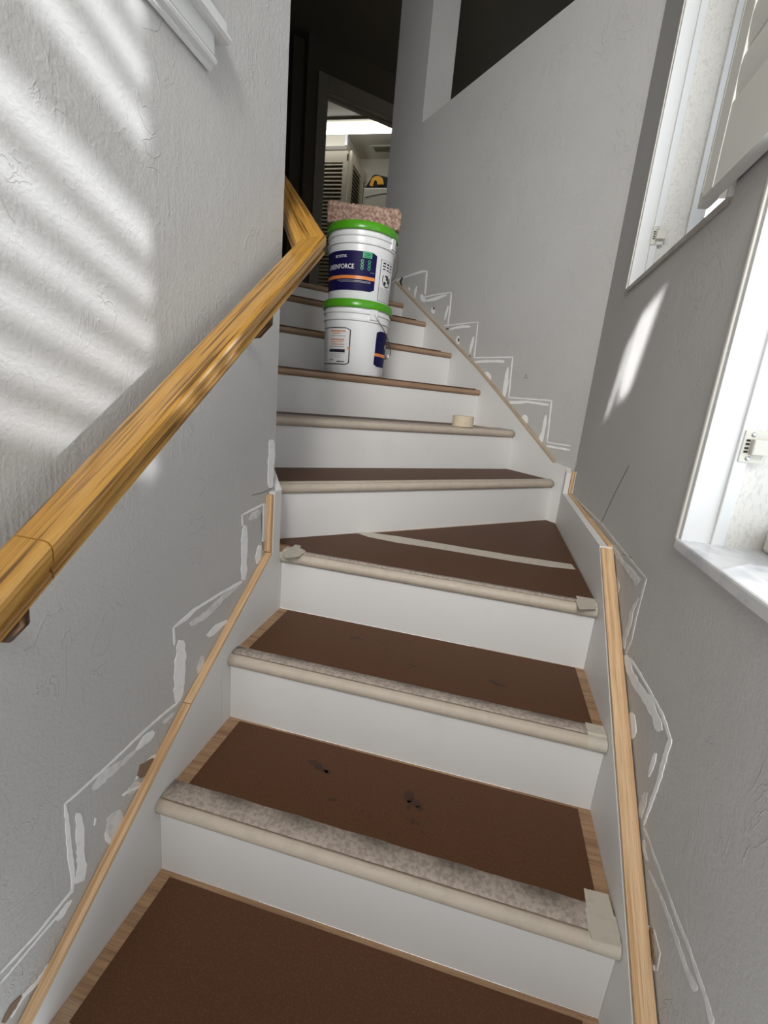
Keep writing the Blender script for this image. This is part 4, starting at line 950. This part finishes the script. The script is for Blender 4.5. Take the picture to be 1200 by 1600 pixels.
bm = bmesh.new(); add_box(bm, (WALL_A + 0.0005, 0.214, 0.610), (WALL_A + 0.004, 0.2278, 0.715))
tag(link('white_shim', bm, M_trim), 'thin white shim behind the upright pine strip at left', 'shim')
mkstrip('thick pine strip running down the right skirt board', (-1.0, rtop(-1.0)), (0.405, rtop(0.405)), SK_R + 0.001, WALL_B - 0.003, 0.007, M_pine)
mkstrip('thin pine strip along the right wall beside the turning step', (0.414, 0.690), (1.163, 0.700), SK_R + 0.021, WALL_B - 0.002, 0.006, M_pine)
bm = bmesh.new(); add_box(bm, (SK_R + 0.021, 1.150, 0.707), (WALL_B - 0.004, 1.164, 0.800))
tag(link('wood_strip', bm, M_pine, uv_axis=(0, 0, 1)), 'short upright pine strip in the far right corner', 'wood strip')
bm = bmesh.new(); add_box(bm, (WALL_B - 0.0035, 1.140, 0.707), (WALL_B - 0.0005, 1.150, 0.802))
tag(link('white_shim', bm, M_trim), 'thin white shim behind the upright strip in the far right corner', 'shim')
bm = bmesh.new(); lay = None
for (a, b) in zip(CT[1:-1], CT[2:]):
    up = Vector((-(b[1] - a[1]), b[0] - a[0])).normalized()
    add_slab(bm, [(a[0], a[1]), (b[0], b[1]), (b[0] + up.x * 0.0, b[1] + 0.012), (a[0], a[1] + 0.012)], [], E * (T_SK - 0.0015), U, Z, E, 0.0185)
tag(link('wood_strip', bm, M_pine_pale, uv_axis=(U * 0.85 + Z * 0.53)), 'long pale wood strip climbing along the wall above the right skirt board', 'wood strip')

# ------------------------------------------------------------------ handrail
hr = thing('handrail', 'glossy golden oak handrail with a mitred bend, on the left wall', 'handrail', (0.05, -0.2, 0.95))
XI, XO = 0.020, 0.083
rp = [(0.006, -0.0015), (0.012, 0), (0.051, 0), (0.057, -0.0015), (0.062, -0.006), (0.063, -0.012), (0.0625, -0.026), (0.058, -0.031), (0.0565, -0.036), (0.0600, -0.039), (0.0605, -0.046), (0.056, -0.051),
      (0.007, -0.051), (0.0025, -0.046), (0.003, -0.039), (0.0065, -0.036), (0.005, -0.031), (0.0005, -0.026), (0, -0.012), (0.001, -0.006)]
def lower_pt(w, v, y): return Vector((XI + w, y, 1.191 + 0.718 * y + v))
def mitre_y(w): return 0.271 + (0.312 - 0.271) * w / 0.063
def upper_pt(w, v, s):
    t = 0.209 + w
    return P(s, t, 1.413 + 0.687 * (s - 0.170) + v)
def rail_piece(name, rings, parent):
    bm = bmesh.new(); lay = bm.loops.layers.uv.new('UVMap')
    n = len(rp); R = [[bm.verts.new(p) for p in ring] for ring in rings]
    g = [0]
    for i in range(1, n + 1):
        g.append(g[-1] + math.hypot(rp[i % n][0] - rp[i - 1][0], rp[i % n][1] - rp[i - 1][1]))
    for a in range(len(R) - 1):
        for i in range(n):
            j = (i + 1) % n
            fc = bm.faces.new([R[a][i], R[a][j], R[a + 1][j], R[a + 1][i]])
            for lp, gi in zip(fc.loops, (g[i], g[i + 1], g[i + 1], g[i])):
                lp[lay].uv = (lp.vert.co.y * 1.0 + lp.vert.co.z * 0.7, gi)
    bm.faces.new(R[0]); bm.faces.new(R[-1])
    return link(name, bm, M_rail, parent)
ys = -0.497
rail_piece('rail_section', [[lower_pt(w, v, -1.6) for w, v in rp], [lower_pt(w, v, ys - 0.0008) for w, v in rp]], hr)
rail_piece('rail_section', [[lower_pt(w, v, ys + 0.0008) for w, v in rp], [lower_pt(w, v, mitre_y(w)) for w, v in rp]], hr)
rail_piece('rail_section', [[lower_pt(w, v, mitre_y(w)) for w, v in rp], [upper_pt(w, v, 0.45) for w, v in rp], [upper_pt(w, v, 1.7) for w, v in rp]], hr)
def bracket(y):
    z = 1.191 + 0.718 * y - 0.051
    xc = XI + 0.0315
    b = thing_part = None
    pts = [(WALL_A + 0.004, y, z - 0.055), (WALL_A + 0.02, y, z - 0.066), (WALL_A + 0.045, y, z - 0.062), (xc - 0.001, y, z - 0.036), (xc, y, z - 0.004)]
    o = tube('bracket', pts, 0.007, M_brass, hr, seg=10)
    bm = bmesh.new(); bmesh.ops.create_cone(bm, segments=20, radius1=0.026, radius2=0.018, depth=0.008, cap_ends=True)
    for v in bm.verts: v.co = Vector((WALL_A + 0.004 + v.co.z, y + v.co.x, z - 0.055 + v.co.y))
    link('wall_plate', bm, M_brass, o, smooth=False)
    bm = bmesh.new(); add_box(bm, (xc - 0.009, y - 0.018, -0.003), (xc + 0.009, y + 0.018, 0.0))
    for v in bm.verts: v.co.z += z + 0.718 * (v.co.y - y)
    link('saddle', bm, M_brass, o)
bracket(0.085); bracket(-0.515); bracket(-1.3)
bracket_up = tube('bracket', [P(0.9, T_L + 0.004, 1.413 + 0.687 * 0.73 - 0.1), P(0.9, T_L + 0.03, 1.413 + 0.687 * 0.73 - 0.1), P(0.9, 0.24, 1.413 + 0.687 * 0.73 - 0.051)], 0.007, M_brass, hr)

# ================================================================== pails
BC = P(1.034, 0.787, 0)
VIEW = math.atan2(-0.90608 - BC.y, 0.55895 - BC.x)      # direction the labels are turned from
def cyl(phi_deg, z, r): 
    a = VIEW + math.radians(phi_deg)
    return Vector((BC.x + r * math.cos(a), BC.y + r * math.sin(a), z))
KZ = 0.936      # pail height factor
def R_at(z): return 0.1375 + (0.1475 - 0.1375) * z / 0.25       # pail wall taper
def patch(name, base, phi0, phi1, z0, z1, lift, m, parent, corner=0.0):
    bm = bmesh.new(); n = max(2, int(abs(phi1 - phi0) / 3)); k = 4
    cols = []
    for i in range(n + 1):
        f = i / n; ph = phi0 + (phi1 - phi0) * f
        e = min(f, 1 - f) * abs(phi1 - phi0) * 0.0025
        cut = max(0, corner - e) * 0.5 if corner else 0
        cols.append([bm.verts.new(cyl(ph, base + KZ * (z0 + cut + (z1 - z0 - 2 * cut) * j / k), R_at(z0 + (z1 - z0) * j / k) + lift)) for j in range(k + 1)])
    for a, b in zip(cols, cols[1:]):
        for j in range(k): bm.faces.new([a[j], b[j], b[j + 1], a[j + 1]])
    o = link(name, bm, m, parent, smooth=True)
    return o
def cyl_text(name, s, base, phi_end, z, size, lift, m, parent, align='RIGHT', vertical=False, stretch=1.0):
    cu = bpy.data.curves.new(name, 'FONT'); cu.body = s; cu.size = size; cu.align_x = align; cu.offset = size * 0.012; cu.resolution_u = 3
    ob = bpy.data.objects.new(name, cu); C.objects.link(ob)
    bpy.context.view_layer.update()
    me = bpy.data.meshes.new_from_object(ob.evaluated_get(bpy.context.evaluated_depsgraph_get()))
    bpy.data.objects.remove(ob); bpy.data.curves.remove(cu)
    for v in me.vertices:
        x, y = v.co.x * stretch, v.co.y
        if vertical: x, y = -y, x
        zz = z + y
        r = R_at(zz) + lift
        v.co = cyl(phi_end + math.degrees(x / r), base + KZ * zz, r)
    me.materials.clear(); me.materials.append(m)
    o = bpy.data.objects.new(name, me); C.objects.link(o); o.parent = parent
    o.matrix_parent_inverse = parent_world(parent).inverted()
    return o
def front_label(base, root, phi1):
    L = patch('front_label', base, phi1 - 126, phi1, 0.048, 0.212, 0.0008, M_navy, root, 0.02)
    cyl_text('lettering', 'GREENFORCE', base, phi1 - 38.5, 0.138, 0.0275, 0.0014, M_labelwhite, L, stretch=0.86)
    cyl_text('lettering', 'BOSTIK', base, phi1 - 52, 0.184, 0.016, 0.0014, M_labelwhite, L, stretch=1.15)
    patch('stripe', base, phi1 - 126, phi1 - 0.5, 0.096, 0.110, 0.0013, M_orange, L)
    patch('badge', base, phi1 - 25, phi1 - 9, 0.186, 0.211, 0.0013, M_labelgreen, L)
    for dz in (0.203, 0.197, 0.191):
        patch('badge_line', base, phi1 - 22, phi1 - 12, dz - 0.001, dz + 0.001, 0.0017, M_navy, L)
    for ph in (-25, -13):
        for zz in (0.172, 0.157, 0.143):
            bm = bmesh.new(); n = 16
            ra, rb = 0.0066, 0.0042
            ring = [[bm.verts.new(cyl(phi1 + ph + math.degrees(r_ * math.cos(2 * math.pi * i / n) / 0.145), base + KZ * zz + r_ * math.sin(2 * math.pi * i / n), R_at(zz) + 0.0014)) for i in range(n)] for r_ in (ra, rb)]
            for i in range(n): bm.faces.new([ring[0][i], ring[0][(i + 1) % n], ring[1][(i + 1) % n], ring[1][i]])
            link('badge_ring', bm, M_labelgreen, L)
    for i, zz in enumerate((0.088, 0.083)):
        patch('small_print', base, phi1 - 70 + i * 6, phi1 - 8, zz, zz + 0.0018, 0.0013, M_labelgrey, L)
    patch('small_print', base, phi1 - 10, phi1 - 2, 0.128, 0.1292, 0.0013, M_labelgrey, L)
def pail(label, base, ear_phi, handle):
    root = thing('pail', label, 'pail', Vector((BC.x, BC.y, base)), group='white pails with green lids')
    b = Vector((BC.x, BC.y, base))
    prof = [(0, 0.004), (0.128, 0.004), (0.131, 0.0), (0.1350, 0.002), (0.1375, 0.008), (R_at(0.240), 0.240), (R_at(.24) + 0.006, 0.243), (R_at(.24) + 0.0065, 0.249), (0.1485, 0.252), (0.1490, 0.272), (0.1545, 0.275), (0.1550, 0.281),
            (0.1500, 0.284), (0.1505, 0.300), (0.1505, 0.312), (0, 0.312)]
    lathe('body', [(r_, z_ * KZ) for r_, z_ in prof], b, M_bucket, root, seg=64)
    lp = [(0, 0.3235), (0.118, 0.3235), (0.122, 0.3225), (0.134, 0.3225), (0.138, 0.332), (0.146, 0.3355), (0.1545, 0.3335), (0.1580, 0.328), (0.1590, 0.312), (0.1600, 0.301), (0.1585, 0.2985), (0.1512, 0.3000)]
    lid = lathe('lid', [(r_, z_ * KZ) for r_, z_ in lp], b, M_lid, root, seg=64)
    for i in range(18):
        ph = i * 20 + 7
        bm = bmesh.new()
        for (zz0, zz1) in ((0.300, 0.3145),):
            n = 3; cols = [[cyl(ph + dp, base + KZ * zz, 0.1606) for zz in (zz0, zz1)] + [cyl(ph + dp, base + KZ * zz, 0.1585) for zz in (zz1, zz0)] for dp in (-0.35, 0.35)]
            V = [[bm.verts.new(p) for p in c] for c in cols]
            for k in range(4): bm.faces.new([V[0][k], V[0][(k + 1) % 4], V[1][(k + 1) % 4], V[1][k]])
            bm.faces.new(V[0]); bm.faces.new(V[1])
        link('lid_rib', bm, M_lid, lid)
    for e in (ear_phi, ear_phi + 180):
        bm = bmesh.new()
        cs_ = [[cyl(e + dp, base + KZ * zz, rr) for (zz, rr) in ((0.252, 0.147), (0.252, 0.1580), (0.297, 0.1580), (0.297, 0.147))] for dp in (-6, 0, 6)]
        V = [[bm.verts.new(p) for p in c] for c in cs_]
        for a, c in zip(V, V[1:]):
            for k in range(4): bm.faces.new([a[k], a[(k + 1) % 4], c[(k + 1) % 4], c[k]])
        bm.faces.new(V[0]); bm.faces.new(V[-1])
        link('ear', bm, M_bucket, root)
    pts = []
    for i in range(25):
        f = i / 24; a = math.pi * f
        ph = ear_phi + 180 * f
        r = 0.160 + handle[1] * math.sin(a)
        pts.append(cyl(ph, base + KZ * 0.275 - handle[0] * math.sin(a), r))
    h = tube('wire_handle', pts, 0.0022, M_steel, root)
    tube('grip', [pts[i] for i in range(10, 15)], 0.009, M_bucket, h)
    return root
PZ1 = ZU[2] + BT + 0.0004
PZ2 = PZ1 + 0.3035
p1 = pail('lower white pail with a green lid, standing on the stair below the other', PZ1, 28, (0.155, 0.012))
L1 = patch('rear_label', PZ1, -118, -9, 0.040, 0.208, 0.0008, M_ink, p1, 0.02)
patch('rear_label_paper', PZ1, -117, -11, 0.0445, 0.2035, 0.0012, M_labelwhite, L1, 0.015)
rnd = random.Random(5)
for i in range(22):
    z = 0.198 - i * 0.0068
    patch('small_print', PZ1, -90, -56 - rnd.uniform(0, 5), z, z + 0.0026, 0.0016, M_labelgrey, L1)
for (z, h_, mm, a0_, a1_) in ((0.188, 0.007, M_redink, -50, -18), (0.179, 0.004, M_redink, -44, -28), (0.168, 0.003, M_labelgrey, -50, -18), (0.150, 0.006, M_redink, -50, -20), (0.141, 0.004, M_redink, -50, -22), (0.130, 0.004, M_redink, -48, -20),
                   (0.120, 0.003, M_labelgrey, -50, -20), (0.096, 0.014, M_ink, -53, -18), (0.088, 0.002, M_labelgrey, -50, -22), (0.080, 0.002, M_labelgrey, -50, -26), (0.072, 0.002, M_labelgrey, -50, -26), (0.056, 0.009, M_labelgrey, -52, -42), (0.052, 0.004, M_ink, -34, -18)):
    patch('small_print', PZ1, a0_, a1_, z, z + h_, 0.0017, mm, L1)
patch('rear_label_band', PZ1, -13.5, -9.8, 0.110, 0.122, 0.0015, M_orange, L1)
front_label(PZ1, p1, 165)
p2 = pail('upper white pail with a green lid and navy front label, stacked on another', PZ2, 62, (0.13, 0.016))
front_label(PZ2, p2, 27)
# warning sticker with a round pictogram
S2 = patch('warning_sticker', PZ2, 36, 73, 0.020, 0.196, 0.0008, M_ink, p2)
patch('sticker_paper', PZ2, 37, 72, 0.0215, 0.1945, 0.0012, M_labelwhite, S2)
for i, (z, h_) in enumerate(((0.180, 0.007), (0.168, 0.006), (0.156, 0.005))):
    for j in range(3):
        patch('sticker_print', PZ2, 41 + j * 10, 48 + j * 10, z, z + h_, 0.0016, M_ink, S2)
def ring(name, phc, zc, ra, rb, m, parent, base):
    bm = bmesh.new(); n = 28
    rr = [[bm.verts.new(cyl(phc + math.degrees(r_ * math.cos(2 * math.pi * i / n) / 0.145), base + KZ * zc + r_ * math.sin(2 * math.pi * i / n), R_at(zc) + 0.0018)) for i in range(n)] for r_ in (ra, rb)]
    for i in range(n): bm.faces.new([rr[0][i], rr[0][(i + 1) % n], rr[1][(i + 1) % n], rr[1][i]])
    link(name, bm, m, parent)
ring('prohibition_ring', 54.5, 0.117, 0.031, 0.0265, M_ink, S2, PZ2)
bm = bmesh.new()
q = [(-0.020, -0.019), (-0.017, -0.022), (0.021, 0.019), (0.018, 0.022)]
V = [bm.verts.new(cyl(54.5 + math.degrees(x / 0.145), PZ2 + KZ * 0.117 + y, R_at(.117) + 0.0019)) for x, y in q]; bm.faces.new(V)
link('prohibition_bar', bm, M_ink, S2)
for (q0, q1, z0_, z1_) in ((47, 53, 0.094, 0.108), (52, 62, 0.116, 0.128), (57, 64, 0.104, 0.118), (49, 58, 0.128, 0.136)):
    patch('pictogram', PZ2, q0, q1, z0_, z1_, 0.0017, M_ink, S2)
for i in range(9):
    patch('sticker_print', PZ2, 39, 70, 0.026 + i * 0.0062, 0.0285 + i * 0.0062, 0.0016, M_labelgrey, S2)

# rough stone block on the top lid
def stone_block():
    bm = bmesh.new()
    a0b, a1b, b0b, b1b, h = 0.0, 0.325, 0.0, 0.13, 0.085
    n = 26
    # rounded front-view outline (width, height)
    r = 0.030
    out = [(a0b + 0.004, 0.0), (a1b - 0.006, 0.0)]
    for k in range(7):
        a = math.radians(90 * k / 6); out.append((a1b - r + r * math.cos(a), h - r + r * math.sin(a)))
    out += [(a0b + 0.010, h), (a0b, h - 0.008)]
    verts = []
    for d in (0, 1):
        verts.append([bm.verts.new((p[0], b1b * d, p[1])) for p in out])
    bm.faces.new(verts[0]); bm.faces.new(list(reversed(verts[1])))
    for i in range(len(out)):
        j = (i + 1) % len(out)
        bm.faces.new([verts[0][i], verts[0][j], verts[1][j], verts[1][i]])
    o = link('stone_block', bm, M_block)
    md = o.modifiers.new('b', 'BEVEL'); md.width = 0.006; md.segments = 2
    rm = o.modifiers.new('r', 'REMESH'); rm.mode = 'VOXEL'; rm.voxel_size = 0.0045
    t = bpy.data.textures.new('rough', 'CLOUDS'); t.noise_scale = 0.012; t.noise_depth = 4
    dm = o.modifiers.new('d', 'DISPLACE'); dm.texture = t; dm.strength = 0.016; dm.mid_level = 0.6
    o.rotation_euler = (0, 0, math.radians(17))
    o.location = Vector((BC.x - 0.135, BC.y - 0.115, PZ2 + 0.3145 + 0.002))
    return o
tag(stone_block(), 'rough pinkish-brown stone block lying on the lid of the upper pail', 'stone block')

# roll of tape on the second step after the turn
tr = thing('tape_roll', 'cream roll of masking tape lying on the stair edge', 'tape roll', (0.420, 1.292, ZU[1] + BT + 0.001))
c0 = Vector((0.421, 1.290, ZU[1] + BT + 0.001))
lathe('tape_body', [(0.039, 0.0), (0.0475, 0.0), (0.0485, 0.001), (0.0485, 0.047), (0.0475, 0.048), (0.039, 0.048), (0.039, 0.0)], c0, M_roll, tr, seg=48)
lathe('core', [(0.0375, 0.0005), (0.0389, 0.0005), (0.0389, 0.0475), (0.0375, 0.0475), (0.0375, 0.0005)], c0, M_card, tr, seg=48)

# ================================================================== laundry room
def louver_door(label, o, along, w, z0, z1, th, pitch=0.0405):
    """frame: o = hinge corner, along = direction of width"""
    nrm = Vector((along.y, -along.x, 0))
    F = (o, along, nrm, Z)
    root = thing('louvered_door', label, 'louvered door', o + Z * z0, group='cream louvered closet doors')
    st = min(0.055, w * 0.2)
    box('stile', (0, 0, z0), (st, th, z1), M_louver, root, frame=F)
    box('stile', (w - st, 0, z0), (w, th, z1), M_louver, root, frame=F)
    box('top_rail', (st, 0, z1 - 0.11), (w - st, th, z1), M_louver, root, frame=F)
    box('bottom_rail', (st, 0, z0), (w - st, th, z0 + 0.16), M_louver, root, frame=F)
    mid = (z0 + z1) / 2
    box('mid_rail', (st, 0, mid - 0.05), (w - st, th, mid + 0.05), M_louver, root, frame=F)
    for (lo, hi) in ((z0 + 0.16, mid - 0.05), (mid + 0.05, z1 - 0.11)):
        bm = bmesh.new(); z = lo + 0.01
        while z < hi - 0.015:
            ps = []
            for (dn, dz) in ((th * 1.0, 0), (th * 1.0, 0.006), (0.002, 0.034), (0.002, 0.028)):
                ps.append((dn, dz))
            A_ = [bm.verts.new(o + along * st + nrm * p[0] + Z * (z + p[1])) for p in ps]
            B_ = [bm.verts.new(o + along * (w - st) + nrm * p[0] + Z * (z + p[1])) for p in ps]
            for k in range(4): bm.faces.new([A_[k], A_[(k + 1) % 4], B_[(k + 1) % 4], B_[k]])
            bm.faces.new(A_); bm.faces.new(B_)
            z += pitch
        link('slats', bm, M_louver, root)
    box('slat_gap_shade', (st, -0.002, z0 + 0.1), (w - st, 0.0, z1 - 0.1), M_closet, root, frame=F)  # brown sheet behind the slats, coloured as the shade in their gaps
    return root
d1 = louver_door('cream louvered door facing the stairs, seen through the lit doorway', Vector((-1.97, 4.835, 0)), X, 0.50, FLOOR2 + 0.01, 3.672, 0.03)
box('hinge', (-1.478, 4.800, 3.575), (-1.462, 4.806, 3.640), M_dark, d1)
louver_door('cream louvered door seen edge-on, angled back from the front one', Vector((-1.462, 4.84, 0)), Vector((0.02, 1, 0)).normalized(), 0.42, FLOOR2 + 0.01, 3.690, 0.03)
louver_door('farthest cream louvered door, beside the stacked dryer', Vector((-1.452, 5.275, 0)), Vector((0.02, 1, 0)).normalized(), 0.13, FLOOR2 + 0.01, 3.690, 0.03)

dry = thing('stacked_dryer', 'cream stacked dryer with a curved panel line, right of the louvered doors', 'dryer', (-0.95, 5.15, FLOOR2))
box('cabinet', (-1.290, 4.90, FLOOR2), (-0.60, 5.40, 3.345), M_appl, dry, bevel=0.012)
tube('curved_trim', [Vector((-1.26 + 0.5 * f, 4.897, 3.245 + 0.045 * math.sin(min(1, f * 1.6) * math.pi / 2))) for f in [i / 14 for i in range(15)]], 0.004, M_labelgrey, dry)
bg_ = thing('tool_bag', 'black fabric bag with a yellow-orange flap on top of the dryer', 'bag', (-1.1, 5.1, 3.345))
bm = bmesh.new()
outl = [(0, 0), (0.0, 0.03), (0.05, 0.10), (0.085, 0.152), (0.13, 0.160), (0.25, 0.135), (0.36, 0.115), (0.42, 0.06), (0.42, 0)]
add_slab(bm, outl, [], Vector((-1.292, 4.96, 3.3455)), X, Z, Y, 0.30)
o = link('bag_body', bm, M_bag, bg_, bevel=0.012)
bm = bmesh.new()
arch = []
for k in range(11):
    a = math.radians(180 - 18 * k); arch.append((0.145 + 0.075 * math.cos(a), 0.075 + 0.062 * math.sin(a)))
ol = [(0.058, 0.040), (0.070, 0.075)] + arch[1:-1] + [(0.222, 0.075), (0.225, 0.052), (0.150, 0.050), (0.140, 0.090), (0.115, 0.095), (0.095, 0.030)]
add_slab(bm, ol, [], Vector((-1.292, 4.946, 3.3455)), X, Z, Y, 0.016)
link('yellow_flap', bm, M_yellow, bg_)

fx = thing('fluorescent_light', 'bright twin-tube fluorescent ceiling light in the room beyond the doorway', 'ceiling light', (-1.4, 4.66, LC))
box('housing', (-2.20, 4.540, LC - 0.022), (-0.75, 4.770, LC), M_vent, fx)
for yy in (4.595, 4.715):
    bm = bmesh.new()
    bmesh.ops.create_cone(bm, segments=16, radius1=0.023, radius2=0.023, depth=1.40, cap_ends=True)
    for v in bm.verts: v.co = Vector((-1.475 + v.co.z, yy + v.co.x, LC - 0.046 + v.co.y))
    link('tube', bm, M_tube, fx, smooth=True)
vt = thing('ceiling_vent', 'small dark vent grille in the far ceiling', 'vent', (-1.2, 5.17, LC))
box('vent_frame', (-1.31, 5.10, LC - 0.008), (-1.0, 5.25, LC), M_laundry, vt)
for i in range(6):
    box('vent_slat', (-1.275, 5.118 + i * 0.019, LC - 0.012), (-1.03, 5.130 + i * 0.019, LC - 0.0081), M_vent, vt)
